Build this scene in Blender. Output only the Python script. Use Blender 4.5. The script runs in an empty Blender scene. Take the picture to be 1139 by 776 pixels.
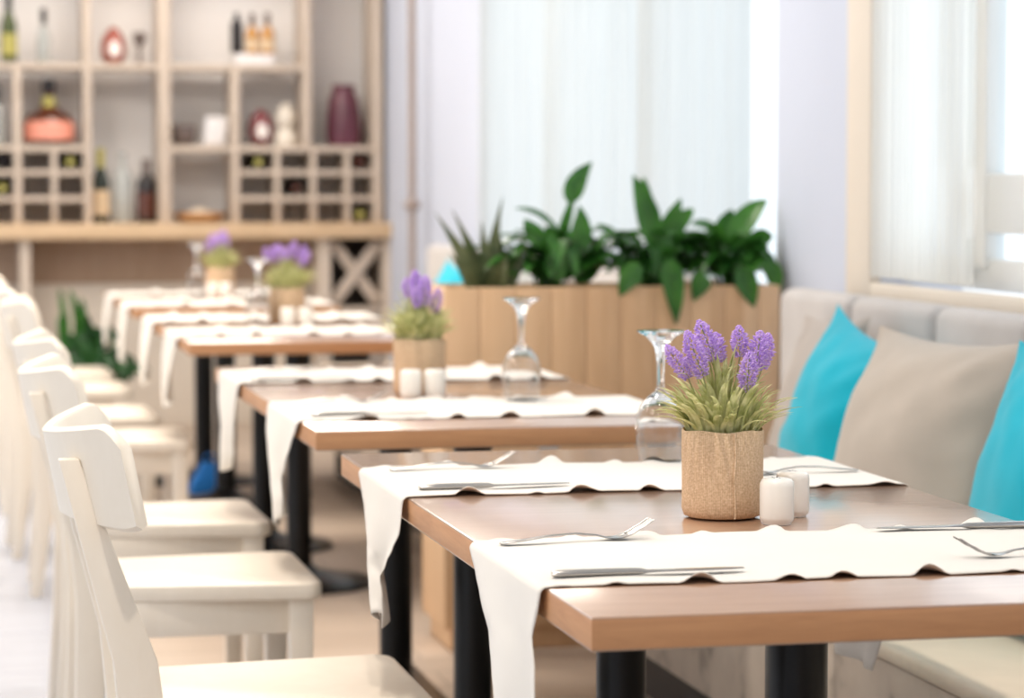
import bpy, bmesh, math, random
from mathutils import Vector, Matrix, Euler, noise as mnoise

C = bpy.context.scene.collection
PI = math.pi
TH = math.atan(651 / 3000.0)
CT, ST = math.cos(TH), math.sin(TH)

# ------------------------------------------------------------------ materials
def new_mat(name):
    m = bpy.data.materials.new(name)
    m.use_nodes = True
    nt = m.node_tree
    b = nt.nodes['Principled BSDF']
    return m, nt, b

def tex(nt, scale, detail=3, stretch=(1, 1, 1), kind='Noise', loc=(0, 0, 0), coord='Object'):
    tc = nt.nodes.new('ShaderNodeTexCoord')
    mp = nt.nodes.new('ShaderNodeMapping')
    mp.inputs['Scale'].default_value = stretch
    mp.inputs['Location'].default_value = loc
    nt.links.new(tc.outputs[coord], mp.inputs['Vector'])
    n = nt.nodes.new('ShaderNodeTex' + kind)
    n.inputs['Scale'].default_value = scale
    if kind == 'Noise':
        n.inputs['Detail'].default_value = detail
    nt.links.new(mp.outputs['Vector'], n.inputs['Vector'])
    return n

def ramp(nt, fac, stops):
    r = nt.nodes.new('ShaderNodeValToRGB')
    els = r.color_ramp.elements
    while len(els) < len(stops):
        els.new(0.5)
    for e, (p, c) in zip(els, stops):
        e.position = p
        e.color = (c[0], c[1], c[2], 1)
    nt.links.new(fac, r.inputs['Fac'])
    return r

def bump(nt, b, height, strength, dist=0.002):
    n = nt.nodes.new('ShaderNodeBump')
    n.inputs['Strength'].default_value = strength
    n.inputs['Distance'].default_value = dist
    nt.links.new(height, n.inputs['Height'])
    nt.links.new(n.outputs['Normal'], b.inputs['Normal'])

def mul(c, k):
    return tuple(min(1, x * k) for x in c)

def plain(name, col, rough=0.5, spec=0.5, var=0.06, scale=6, metal=0, bstr=0.0, bscale=60, sheen=0, coat=0):
    m, nt, b = new_mat(name)
    n = tex(nt, scale, 4)
    r = ramp(nt, n.outputs['Fac'], [(0.3, mul(col, 1 - var)), (0.7, mul(col, 1 + var))])
    nt.links.new(r.outputs['Color'], b.inputs['Base Color'])
    b.inputs['Roughness'].default_value = rough
    b.inputs['Specular IOR Level'].default_value = spec
    b.inputs['Metallic'].default_value = metal
    if sheen:
        b.inputs['Sheen Weight'].default_value = sheen
    if coat:
        b.inputs['Coat Weight'].default_value = coat
    if bstr:
        n2 = tex(nt, bscale, 4)
        bump(nt, b, n2.outputs['Fac'], bstr)
    return m

def wood(name, c1, c2, stretch, rough=0.4, scale=3, bstr=0.05, spec=0.5, coat=0):
    m, nt, b = new_mat(name)
    n = tex(nt, scale, 6, stretch)
    n.inputs['Distortion'].default_value = 0.6
    n.inputs['Roughness'].default_value = 0.62
    r = ramp(nt, n.outputs['Fac'], [(0.28, c2), (0.5, tuple((a + b_) / 2 for a, b_ in zip(c1, c2))), (0.72, c1)])
    nt.links.new(r.outputs['Color'], b.inputs['Base Color'])
    b.inputs['Roughness'].default_value = rough
    b.inputs['Specular IOR Level'].default_value = spec
    b.inputs['Coat Weight'].default_value = coat
    b.inputs['Coat IOR'].default_value = 1.75
    b.inputs['Coat Roughness'].default_value = 0.14
    bump(nt, b, n.outputs['Fac'], bstr, 0.001)
    return m

def planks(name, cols, width, axis_scale, rough=0.5):
    """wood planks running along Z, tone changing per plank along X (object space)"""
    m, nt, b = new_mat(name)
    tc = nt.nodes.new('ShaderNodeTexCoord')
    sp = nt.nodes.new('ShaderNodeSeparateXYZ')
    nt.links.new(tc.outputs['Object'], sp.inputs['Vector'])
    add = nt.nodes.new('ShaderNodeMath'); add.operation = 'ADD'
    nt.links.new(sp.outputs['X'], add.inputs[0]); nt.links.new(sp.outputs['Y'], add.inputs[1])
    dv = nt.nodes.new('ShaderNodeMath'); dv.operation = 'DIVIDE'; dv.inputs[1].default_value = width
    nt.links.new(add.outputs[0], dv.inputs[0])
    fl = nt.nodes.new('ShaderNodeMath'); fl.operation = 'FLOOR'
    nt.links.new(dv.outputs[0], fl.inputs[0])
    wn = nt.nodes.new('ShaderNodeTexWhiteNoise'); wn.noise_dimensions = '1D'
    nt.links.new(fl.outputs[0], wn.inputs['W'])
    n = tex(nt, 4, 5, axis_scale)
    mx = nt.nodes.new('ShaderNodeMath'); mx.operation = 'MULTIPLY_ADD'
    mx.inputs[1].default_value = 0.55
    nt.links.new(n.outputs['Fac'], mx.inputs[0])
    mm = nt.nodes.new('ShaderNodeMath'); mm.operation = 'MULTIPLY'; mm.inputs[1].default_value = 0.55
    nt.links.new(wn.outputs['Value'], mm.inputs[0])
    nt.links.new(mm.outputs[0], mx.inputs[2])
    r = ramp(nt, mx.outputs[0], [(0.15, cols[0]), (0.5, cols[1]), (0.85, cols[2])])
    nt.links.new(r.outputs['Color'], b.inputs['Base Color'])
    b.inputs['Roughness'].default_value = rough
    return m

def cloth(name, col, rough=0.9, weave=900, bstr=0.15, var=0.05, vs=8, sheen=0.2):
    m, nt, b = new_mat(name)
    n = tex(nt, vs, 4)
    r = ramp(nt, n.outputs['Fac'], [(0.3, mul(col, 1 - var)), (0.7, mul(col, 1 + var))])
    nt.links.new(r.outputs['Color'], b.inputs['Base Color'])
    b.inputs['Roughness'].default_value = rough
    b.inputs['Specular IOR Level'].default_value = 0.2
    b.inputs['Sheen Weight'].default_value = sheen
    n2 = tex(nt, weave, 2)
    bump(nt, b, n2.outputs['Fac'], bstr, 0.0008)
    return m

def burlap_mat(name):
    m, nt, b = new_mat(name)
    tc = nt.nodes.new('ShaderNodeTexCoord')
    sp = nt.nodes.new('ShaderNodeSeparateXYZ')
    nt.links.new(tc.outputs['UV'], sp.inputs['Vector'])
    outs = []
    for ax, k in (('X', 96 * 2 * PI), ('Y', 96 * 2 * PI)):
        a = nt.nodes.new('ShaderNodeMath'); a.operation = 'MULTIPLY'; a.inputs[1].default_value = k * (3 if ax == 'X' else 4)/2
        nz = tex(nt, 60, 2, coord='Object')
        ad = nt.nodes.new('ShaderNodeMath'); ad.operation = 'MULTIPLY_ADD'; ad.inputs[1].default_value = 5.0
        nt.links.new(nz.outputs['Fac'], ad.inputs[0])
        nt.links.new(sp.outputs[ax], a.inputs[0])
        nt.links.new(a.outputs[0], ad.inputs[2])
        s = nt.nodes.new('ShaderNodeMath'); s.operation = 'SINE'
        nt.links.new(ad.outputs[0], s.inputs[0])
        outs.append(s)
    mx = nt.nodes.new('ShaderNodeMath'); mx.operation = 'ADD'
    nt.links.new(outs[0].outputs[0], mx.inputs[0]); nt.links.new(outs[1].outputs[0], mx.inputs[1])
    n = tex(nt, 350, 3)
    m2 = nt.nodes.new('ShaderNodeMath'); m2.operation = 'MULTIPLY_ADD'; m2.inputs[1].default_value = 0.10
    nt.links.new(mx.outputs[0], m2.inputs[0]); nt.links.new(n.outputs['Fac'], m2.inputs[2])
    r = ramp(nt, m2.outputs[0], [(0.15, (0.46, 0.31, 0.19)), (0.5, (0.65, 0.465, 0.30)), (0.85, (0.82, 0.64, 0.46))])
    nt.links.new(r.outputs['Color'], b.inputs['Base Color'])
    b.inputs['Roughness'].default_value = 0.95
    b.inputs['Specular IOR Level'].default_value = 0.1
    bump(nt, b, m2.outputs[0], 0.4, 0.001)
    return m

def glass_mat(name, col=(1, 1, 1), rough=0.0, ior=1.45):
    m, nt, b = new_mat(name)
    n = tex(nt, 3, 1)
    r = ramp(nt, n.outputs['Fac'], [(0, mul(col, 0.98)), (1, col)])
    nt.links.new(r.outputs['Color'], b.inputs['Base Color'])
    b.inputs['Transmission Weight'].default_value = 1
    b.inputs['Roughness'].default_value = rough
    b.inputs['IOR'].default_value = ior
    out = nt.nodes['Material Output']
    d = nt.nodes.new('ShaderNodeBsdfTranslucent'); d.inputs['Color'].default_value = (.95, .97, 1, 1)
    mx = nt.nodes.new('ShaderNodeMixShader'); mx.inputs[0].default_value = 0.03
    nt.links.new(b.outputs[0], mx.inputs[1]); nt.links.new(d.outputs[0], mx.inputs[2])
    nt.links.new(mx.outputs[0], out.inputs['Surface'])
    return m

def pane_mat(name):
    m, nt, b = new_mat(name)
    nt.nodes.remove(b)
    out = nt.nodes['Material Output']
    tr = nt.nodes.new('ShaderNodeBsdfTransparent')
    tr.inputs['Color'].default_value = (0.96, 0.985, 1, 1)
    gl = nt.nodes.new('ShaderNodeBsdfGlossy'); gl.inputs['Roughness'].default_value = 0.02
    mx = nt.nodes.new('ShaderNodeMixShader'); mx.inputs[0].default_value = 0.06
    nt.links.new(tr.outputs[0], mx.inputs[1]); nt.links.new(gl.outputs[0], mx.inputs[2])
    nt.links.new(mx.outputs[0], out.inputs['Surface'])
    return m

def sheer_mat(name, col, transp=0.3, tl=0.6):
    m, nt, b = new_mat(name)
    nt.nodes.remove(b)
    out = nt.nodes['Material Output']
    n = tex(nt, 40, 2, (1, 1, 0.05))
    r = ramp(nt, n.outputs['Fac'], [(0.3, mul(col, 0.95)), (0.7, col)])
    t = nt.nodes.new('ShaderNodeBsdfTranslucent')
    d = nt.nodes.new('ShaderNodeBsdfDiffuse')
    nt.links.new(r.outputs['Color'], t.inputs['Color']); nt.links.new(r.outputs['Color'], d.inputs['Color'])
    tr = nt.nodes.new('ShaderNodeBsdfTransparent')
    m1 = nt.nodes.new('ShaderNodeMixShader'); m1.inputs[0].default_value = tl
    nt.links.new(d.outputs[0], m1.inputs[1]); nt.links.new(t.outputs[0], m1.inputs[2])
    m2 = nt.nodes.new('ShaderNodeMixShader'); m2.inputs[0].default_value = transp
    nt.links.new(m1.outputs[0], m2.inputs[1]); nt.links.new(tr.outputs[0], m2.inputs[2])
    nt.links.new(m2.outputs[0], out.inputs['Surface'])
    return m

def leaf_mat(name, c1, c2, rough=0.4, tl=0.25, spec=0.5, sc=12):
    m, nt, b = new_mat(name)
    n = tex(nt, sc, 3)
    r = ramp(nt, n.outputs['Fac'], [(0.3, c1), (0.7, c2)])
    nt.links.new(r.outputs['Color'], b.inputs['Base Color'])
    b.inputs['Roughness'].default_value = rough
    b.inputs['Specular IOR Level'].default_value = spec
    out = nt.nodes['Material Output']
    t = nt.nodes.new('ShaderNodeBsdfTranslucent')
    nt.links.new(r.outputs['Color'], t.inputs['Color'])
    mx = nt.nodes.new('ShaderNodeMixShader'); mx.inputs[0].default_value = tl
    nt.links.new(b.outputs[0], mx.inputs[1]); nt.links.new(t.outputs[0], mx.inputs[2])
    nt.links.new(mx.outputs[0], out.inputs['Surface'])
    return m

def tile_mat(name, col, grout, sx, sy, rough=0.35, var=0.04):
    m, nt, b = new_mat(name)
    tc = nt.nodes.new('ShaderNodeTexCoord')
    br = nt.nodes.new('ShaderNodeTexBrick')
    br.offset = 0.33
    br.inputs['Scale'].default_value = 1
    br.inputs['Brick Width'].default_value = sx
    br.inputs['Row Height'].default_value = sy
    br.inputs['Mortar Size'].default_value = 0.004
    br.inputs['Color1'].default_value = (*mul(col, 1 - var), 1)
    br.inputs['Color2'].default_value = (*mul(col, 1 + var), 1)
    br.inputs['Mortar'].default_value = (*grout, 1)
    nt.links.new(tc.outputs['Object'], br.inputs['Vector'])
    n = tex(nt, 3, 5, (1, 6, 1))
    mx = nt.nodes.new('ShaderNodeMix'); mx.data_type = 'RGBA'; mx.blend_type = 'MULTIPLY'
    mx.inputs[0].default_value = 0.5
    r = ramp(nt, n.outputs['Fac'], [(0.3, (0.84, 0.82, 0.8)), (0.7, (1, 1, 1))])
    nt.links.new(br.outputs['Color'], mx.inputs[6]); nt.links.new(r.outputs['Color'], mx.inputs[7])
    nt.links.new(mx.outputs[2], b.inputs['Base Color'])
    b.inputs['Roughness'].default_value = rough
    return m

M = {}
M['table_wood'] = wood('table wood', (0.45, 0.275, 0.18), (0.36, 0.21, 0.135), (1.2, 9, 9), 0.30, 5, 0.012, 0.5, 1.0)
M['table_edge'] = wood('table edge band', (0.60, 0.315, 0.155), (0.45, 0.22, 0.105), (1.2, 1.2, 12), 0.5, 5, 0.012, 0.35, 0.0)
M['black'] = plain('black metal', (0.0035, 0.0035, 0.004), 0.3, 0.3, 0.1)
M['runner'] = cloth('cream runner cloth', (0.73, 0.69, 0.635), 0.9, 700, 0.12, 0.015)
M['chair'] = wood('cream painted wood', (0.86, 0.78, 0.67), (0.82, 0.735, 0.62), (6, 6, 1.5), 0.38, 4, 0.02, 0.5)
M['burlap'] = burlap_mat('burlap')
M['soil'] = plain('dark soil', (0.05, 0.035, 0.022), 0.95, 0.1, 0.4, 60)
M['lav_leaf'] = leaf_mat('lavender leaf', (0.42, 0.46, 0.16), (0.80, 0.78, 0.46), 0.6, 0.35, 0.2, 70)
M['lav_flower'] = leaf_mat('lavender flower', (0.58, 0.36, 0.86), (0.95, 0.82, 0.99), 0.8, 0.5, 0.1, 330)
M['lav_stem'] = leaf_mat('lavender stem', (0.30, 0.32, 0.13), (0.36, 0.38, 0.17), 0.7, 0.1)
M['ceramic'] = plain('glazed cream ceramic', (0.87, 0.83, 0.77), 0.25, 0.5, 0.01)
M['hole'] = plain('shaker hole', (0.03, 0.03, 0.03), 0.8)
M['glass'] = glass_mat('clear glass')
M['steel'] = plain('cutlery steel', (0.50, 0.48, 0.46), 0.22, 0.5, 0.03, metal=1)
M['cyan'] = cloth('turquoise cushion fabric', (0.0, 0.42, 0.56), 0.85, 600, 0.15, 0.06)
M['beige'] = cloth('taupe cushion fabric', (0.46, 0.40, 0.34), 0.9, 500, 0.2, 0.06)
M['greyc'] = cloth('warm grey cushion fabric', (0.42, 0.37, 0.335), 0.9, 500, 0.2, 0.06)
M['bench'] = cloth('greige upholstery', (0.56, 0.53, 0.515), 0.9, 500, 0.15, 0.05)
M['bench_seat'] = cloth('cream seat upholstery', (0.72, 0.61, 0.47), 0.9, 500, 0.15, 0.05)
def spotted(name):
    m, nt, b = new_mat(name)
    n = tex(nt, 9, 2, (1, 1, 1))
    r = ramp(nt, n.outputs['Fac'], [(0.32, (0.30, 0.25, 0.20)), (0.42, (0.50, 0.415, 0.335)), (0.6, (0.56, 0.47, 0.38))])
    nt.links.new(r.outputs['Color'], b.inputs['Base Color'])
    b.inputs['Roughness'].default_value = 0.9
    return m
M['bench_front'] = spotted('mottled beige upholstery')
M['planter'] = planks('planter planks', [(0.60, 0.365, 0.195), (0.70, 0.455, 0.26), (0.79, 0.545, 0.335)], 0.092, (14, 14, 1.2), 0.5)
M['leaf'] = leaf_mat('glossy green leaf', (0.022, 0.105, 0.018), (0.075, 0.26, 0.035), 0.25, 0.25)
M['leaf_dark'] = leaf_mat('dark green leaf', (0.010, 0.05, 0.014), (0.025, 0.10, 0.02), 0.3, 0.1)
M['leaf_olive'] = leaf_mat('olive strap leaf', (0.07, 0.10, 0.04), (0.16, 0.18, 0.08), 0.4, 0.12)
M['wall'] = plain('pale blue grey paint', (0.63, 0.68, 0.80), 0.8, 0.2, 0.015, 2)
M['wall_white'] = plain('off white paint', (0.90, 0.885, 0.885), 0.8, 0.2, 0.015, 2)
M['ceil'] = plain('white ceiling paint', (0.86, 0.85, 0.83), 0.9, 0.1, 0.01, 2)
M['trim'] = plain('warm cream trim', (0.80, 0.725, 0.63), 0.6, 0.3, 0.03, 3)
M['frame'] = plain('white window frame', (0.86, 0.87, 0.86), 0.4, 0.4, 0.01)
M['gasket'] = plain('grey green gasket', (0.35, 0.42, 0.40), 0.6)
M['pane'] = pane_mat('window glass')
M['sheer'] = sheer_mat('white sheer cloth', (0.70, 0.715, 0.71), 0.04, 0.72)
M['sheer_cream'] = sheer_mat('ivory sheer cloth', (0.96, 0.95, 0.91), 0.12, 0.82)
M['floor'] = tile_mat('beige wood look tile', (0.52, 0.42, 0.335), (0.36, 0.29, 0.23), 1.2, 0.2, 0.4, 0.06)
M['floor_white'] = tile_mat('pale grey tile', (0.49, 0.52, 0.60), (0.30, 0.33, 0.40), 0.6, 0.6, 0.25, 0.02)
M['shelf'] = wood('pale oak', (0.62, 0.525, 0.44), (0.55, 0.455, 0.37), (3, 3, 3), 0.5, 4, 0.03)
M['counter'] = wood('oak counter', (0.72, 0.52, 0.33), (0.60, 0.42, 0.25), (1.5, 8, 8), 0.45, 4, 0.03)
M['panel'] = wood('brown panel', (0.50, 0.36, 0.26), (0.42, 0.29, 0.20), (6, 6, 1), 0.5, 4, 0.03)
M['dark_in'] = plain('dark cabinet inside', (0.035, 0.028, 0.024), 0.7)
M['rack_back'] = plain('grey brown rack back', (0.86, 0.80, 0.76), 0.8)
M['g_dark'] = plain('dark green bottle glass', (0.012, 0.022, 0.014), 0.12, 0.6)
M['g_olive'] = plain('olive bottle glass', (0.06, 0.085, 0.02), 0.12, 0.6)
M['g_black'] = plain('black bottle glass', (0.016, 0.012, 0.014), 0.12, 0.6)
M['g_pale'] = plain('pale frosted glass', (0.46, 0.48, 0.47), 0.2, 0.6)
M['g_brown'] = plain('brown bottle glass', (0.10, 0.028, 0.014), 0.15, 0.6)
M['amber'] = plain('amber liquor glass', (0.55, 0.27, 0.07), 0.15, 0.6)
M['red_glass'] = plain('red lacquer', (0.36, 0.085, 0.06), 0.2, 0.6)
M['wine_red'] = plain('dark crimson glaze', (0.20, 0.035, 0.045), 0.2, 0.6)
M['pink_label'] = plain('salmon label', (0.82, 0.33, 0.24), 0.6)
M['white_label'] = plain('white label', (0.92, 0.86, 0.82), 0.6)
M['kraft'] = plain('kraft label', (0.72, 0.55, 0.36), 0.6)
M['yellow_label'] = plain('yellow green label', (0.47, 0.43, 0.12), 0.6)
M['burgundy'] = plain('burgundy glaze', (0.115, 0.03, 0.05), 0.3, 0.5, 0.25, 8)
M['clay'] = plain('grey brown stoneware', (0.15, 0.115, 0.105), 0.5)
M['white_c'] = plain('white china', (0.82, 0.80, 0.81), 0.3)
M['ivory_c'] = plain('ivory china', (0.78, 0.72, 0.63), 0.4)
M['bowl_wood'] = wood('honey wood', (0.62, 0.36, 0.16), (0.5, 0.27, 0.11), (3, 3, 12), 0.4, 5)
M['bread'] = plain('cream napkin', (0.78, 0.66, 0.52), 0.9)
M['bronze'] = plain('brown metal', (0.36, 0.285, 0.25), 0.5, 0.4, 0.06)
M['blue_bag'] = cloth('bright blue cloth', (0.02, 0.20, 0.62), 0.7, 300, 0.1)
M['terracotta'] = plain('grey planter pot', (0.32, 0.29, 0.25), 0.8)

# ------------------------------------------------------------------ mesh helpers
def link(name, me, mat, parent=None, loc=(0, 0, 0)):
    o = bpy.data.objects.new(name, me)
    C.objects.link(o)
    if mat:
        for mm in (mat if isinstance(mat, (list, tuple)) else [mat]):
            me.materials.append(mm)
    o.location = loc
    if parent:
        o.parent = parent
    return o

def finish(me, angle=40):
    for p in me.polygons:
        p.use_smooth = True
    me.set_sharp_from_angle(angle=math.radians(angle))

def obj(name, bm, mat, parent=None, loc=(0, 0, 0), angle=40, recalc=True):
    if recalc:
        bmesh.ops.recalc_face_normals(bm, faces=bm.faces)
    me = bpy.data.meshes.new(name)
    bm.to_mesh(me)
    bm.free()
    finish(me, angle)
    return link(name, me, mat, parent, loc)

def pyobj(name, verts, faces, mat, parent=None, loc=(0, 0, 0), angle=60, uvs=None):
    me = bpy.data.meshes.new(name)
    me.from_pydata([tuple(v) for v in verts], [], faces)
    me.update()
    if uvs:
        uv = me.uv_layers.new(name='UVMap')
        for li, l in enumerate(me.loops):
            uv.data[li].uv = uvs[l.vertex_index]
    finish(me, angle)
    return link(name, me, mat, parent, loc)

def thing(name, label, cat, loc=(0, 0, 0), rz=0, group=None):
    o = bpy.data.objects.new(name, None)
    o.empty_display_size = 0.1
    C.objects.link(o)
    o.location = loc
    o.rotation_euler = (0, 0, rz)
    return tag(o, label, cat, group)

def tag(o, label, cat, group=None):
    o['label'] = label
    o['category'] = cat
    if group:
        o['group'] = group
    return o

def struct(o):
    o['kind'] = 'structure'
    return o

def dup(root, loc=None, rz=None, label=None, group=None):
    r = root.copy()
    C.objects.link(r)
    if loc is not None:
        r.location = loc
    if rz is not None:
        r.rotation_euler = (0, 0, rz)
    if label:
        r['label'] = label
    if group:
        r['group'] = group
    for ch in list(root.children):
        c = ch.copy()
        C.objects.link(c)
        c.parent = r
        for g in list(ch.children):
            d = g.copy()
            C.objects.link(d)
            d.parent = c
    return r

def merge(bm, tmp):
    vm = {v: bm.verts.new(v.co) for v in tmp.verts}
    for f in tmp.faces:
        try:
            bm.faces.new([vm[v] for v in f.verts])
        except ValueError:
            pass
    tmp.free()

def box(bm, x0, x1, y0, y1, z0, z1, bev=0.0, seg=2, rot=None):
    t = bmesh.new()
    bmesh.ops.create_cube(t, size=1)
    for v in t.verts:
        v.co = Vector((x0 + (v.co.x + .5) * (x1 - x0), y0 + (v.co.y + .5) * (y1 - y0), z0 + (v.co.z + .5) * (z1 - z0)))
    if bev:
        bmesh.ops.bevel(t, geom=list(t.edges), offset=bev, segments=seg, affect='EDGES', profile=0.5)
    if rot:
        bmesh.ops.transform(t, matrix=rot, verts=t.verts)
    merge(bm, t)
    return bm

def loft(bm, rings, cap=True, closed=True):
    vr = [[bm.verts.new(p) for p in r] for r in rings]
    n = len(rings[0])
    for a, b in zip(vr, vr[1:]):
        for i in range(n if closed else n - 1):
            j = (i + 1) % n
            bm.faces.new((a[i], a[j], b[j], b[i]))
    if cap:
        bm.faces.new(list(reversed(vr[0])))
        bm.faces.new(vr[-1])

def lathe(bm, prof, n=32, c=(0, 0, 0)):
    """prof: list of (r,z); r==0 ends close to a point"""
    prev = None
    for r, z in prof:
        if r < 1e-6:
            cur = [bm.verts.new((c[0], c[1], c[2] + z))]
        else:
            cur = [bm.verts.new((c[0] + r * math.cos(2 * PI * i / n), c[1] + r * math.sin(2 * PI * i / n), c[2] + z)) for i in range(n)]
        if prev:
            if len(prev) == 1 and len(cur) == 1:
                pass
            elif len(prev) == 1:
                for i in range(n):
                    bm.faces.new((prev[0], cur[(i + 1) % n], cur[i]))
            elif len(cur) == 1:
                for i in range(n):
                    bm.faces.new((prev[i], prev[(i + 1) % n], cur[0]))
            else:
                for i in range(n):
                    j = (i + 1) % n
                    bm.faces.new((prev[i], prev[j], cur[j], cur[i]))
        prev = cur
    return bm

def post(bm, secs, bev=0.004):
    """secs: (x,y,z,wx,wy) stacked rectangular sections"""
    t = bmesh.new()
    rings = [[(x - wx / 2, y - wy / 2, z), (x + wx / 2, y - wy / 2, z), (x + wx / 2, y + wy / 2, z), (x - wx / 2, y + wy / 2, z)] for x, y, z, wx, wy in secs]
    loft(t, rings)
    bmesh.ops.recalc_face_normals(t, faces=t.faces)
    if bev:
        es = [e for e in t.edges if len(e.link_faces) == 2 and e.calc_face_angle(0) > 0.7]
        bmesh.ops.bevel(t, geom=es, offset=bev, segments=2, affect='EDGES', profile=0.5)
    merge(bm, t)
    return bm

def tube(bm, pts, r, n=10):
    pts = [Vector(p) for p in pts]
    rings = []
    for i, p in enumerate(pts):
        d = (pts[min(i + 1, len(pts) - 1)] - pts[max(i - 1, 0)]).normalized()
        up = Vector((0, 0, 1)) if abs(d.z) < 0.9 else Vector((1, 0, 0))
        a = d.cross(up).normalized(); b = d.cross(a)
        rr = r[i] if isinstance(r, (list, tuple)) else r
        rings.append([p + a * rr * math.cos(2 * PI * k / n) + b * rr * math.sin(2 * PI * k / n) for k in range(n)])
    loft(bm, rings)
    return bm

def bez(p0, p1, p2, t):
    return p0 * (1 - t) ** 2 + p1 * 2 * t * (1 - t) + p2 * t * t

class MB:
    def __init__(s):
        s.v = []; s.f = []
    def blade(s, p0, p1, p2, width, ns=7, fold=0.25, prof=None, hint=None, twist=0.0, across=None):
        """a leaf blade along a quadratic curve, with a folded midrib"""
        p0, p1, p2 = Vector(p0), Vector(p1), Vector(p2)
        base = len(s.v)
        for i in range(ns + 1):
            t = i / ns
            p = bez(p0, p1, p2, t)
            d = ((p1 - p0) * (1 - t) + (p2 - p1) * t).normalized()
            h = Vector(hint) if hint else Vector((0, 0, 1))
            side = Vector(across) if across else d.cross(h)
            if side.length < 1e-3:
                side = d.cross(Vector((1, 0, 0)))
            side.normalize()
            nrm = side.cross(d).normalized()
            if twist:
                q = Matrix.Rotation(twist * t, 3, d)
                side = q @ side; nrm = q @ nrm
            w = width * (prof(t) if prof else math.sin(PI * min(1, t * 0.96 + 0.04)) ** 0.75)
            w = max(w, width * 0.02)
            for k in (-1, -0.5, 0, 0.5, 1):
                s.v.append(p + side * (w * 0.5 * k) + nrm * (abs(k) * w * fold * 0.5))
        for i in range(ns):
            for k in range(4):
                a = base + i * 5 + k
                s.f.append((a, a + 1, a + 6, a + 5))
    def strip(s, pts, r, n=5):
        pts = [Vector(p) for p in pts]
        base = len(s.v)
        for i, p in enumerate(pts):
            d = (pts[min(i + 1, len(pts) - 1)] - pts[max(i - 1, 0)]).normalized()
            up = Vector((0, 0, 1)) if abs(d.z) < 0.9 else Vector((1, 0, 0))
            a = d.cross(up).normalized(); b = d.cross(a)
            rr = r[i] if isinstance(r, (list, tuple)) else r
            for k in range(n):
                s.v.append(p + a * rr * math.cos(2 * PI * k / n) + b * rr * math.sin(2 * PI * k / n))
        for i in range(len(pts) - 1):
            for k in range(n):
                a = base + i * n + k; b = base + i * n + (k + 1) % n
                s.f.append((a, b, b + n, a + n))
    def floret(s, c, d, ln, w):
        """small pointed bud: 4-sided spindle"""
        d = d.normalized()
        up = Vector((0, 0, 1)) if abs(d.z) < 0.9 else Vector((1, 0, 0))
        a = d.cross(up).normalized(); b = d.cross(a)
        base = len(s.v)
        s.v.append(c)
        for k in range(4):
            an = k * PI / 2 + 0.4
            s.v.append(c + d * ln * 0.5 + (a * math.cos(an) + b * math.sin(an)) * w)
        s.v.append(c + d * ln)
        for k in range(4):
            i, j = base + 1 + k, base + 1 + (k + 1) % 4
            s.f.append((base, j, i)); s.f.append((i, j, base + 5))
    def build(s, name, mat, parent=None, loc=(0, 0, 0), angle=70):
        return pyobj(name, s.v, s.f, mat, parent, loc, angle)

def dY(d, X):          # lens depth -> room Y at a given room X
    return (d - X * ST) / CT

# ------------------------------------------------------------------ room
RX = 2.20       # right wall inner face
FY = 13.36      # far wall inner face
LX = -3.6
NY = -2.4
CZ = 3.0
def slab(name, boxes, mat, bev=0):
    bm = bmesh.new()
    for b in boxes:
        box(bm, *b, bev)
    return struct(obj(name, bm, mat))

slab('floor', [(0.42, RX + .25, NY, FY + .2, -0.1, 0)], M['floor'])
slab('floor_aisle', [(LX - .2, 0.42, NY, FY + .2, -0.1, 0)], M['floor_white'])
slab('ceiling', [(LX - .2, RX + .25, NY - .2, FY + .2, CZ, CZ + .12)], M['ceil'])
W1a, W1b = 0.4, 6.02      # near window opening
W2a, W2b = 6.84, 10.57    # far window opening
slab('wall_right', [(RX, RX + .2, NY, W1a, 0, CZ), (RX, RX + .2, W1b, W2a, 0, CZ), (RX, RX + .2, W2b, FY, 0, CZ),
                    (RX, RX + .2, W1a, W1b, 0, .93), (RX, RX + .2, W2a, W2b, 0, .60),
                    (RX, RX + .2, W1a, W1b, 2.75, CZ), (RX, RX + .2, W2a, W2b, 2.75, CZ)], M['wall'])
slab('wall_back', [(LX - .2, RX + .2, FY, FY + .2, 0, CZ)], M['wall_white'])
slab('wall_left', [(LX - .2, LX, NY, 0.0, 0, CZ), (LX - .2, LX, 11, FY, 0, CZ), (LX - .2, LX, 0, 11, 0, .5), (LX - .2, LX, 0, 11, 2.75, CZ)], M['wall_white'])
slab('wall_front', [(LX - .2, RX + .2, NY - .2, NY, 0, CZ)], M['wall_white'])
slab('trim_1', [(RX - .03, RX, 6.035, 6.20, 0, CZ)], M['trim'], 0.004)
slab('trim_2', [(RX - .035, RX + .02, W1a, W1b, .90, .955)], M['trim'], 0.005)   # sill
slab('baseboard_right', [(RX - .015, RX, NY, FY, 0, .08)], M['frame'], 0.003)

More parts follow.
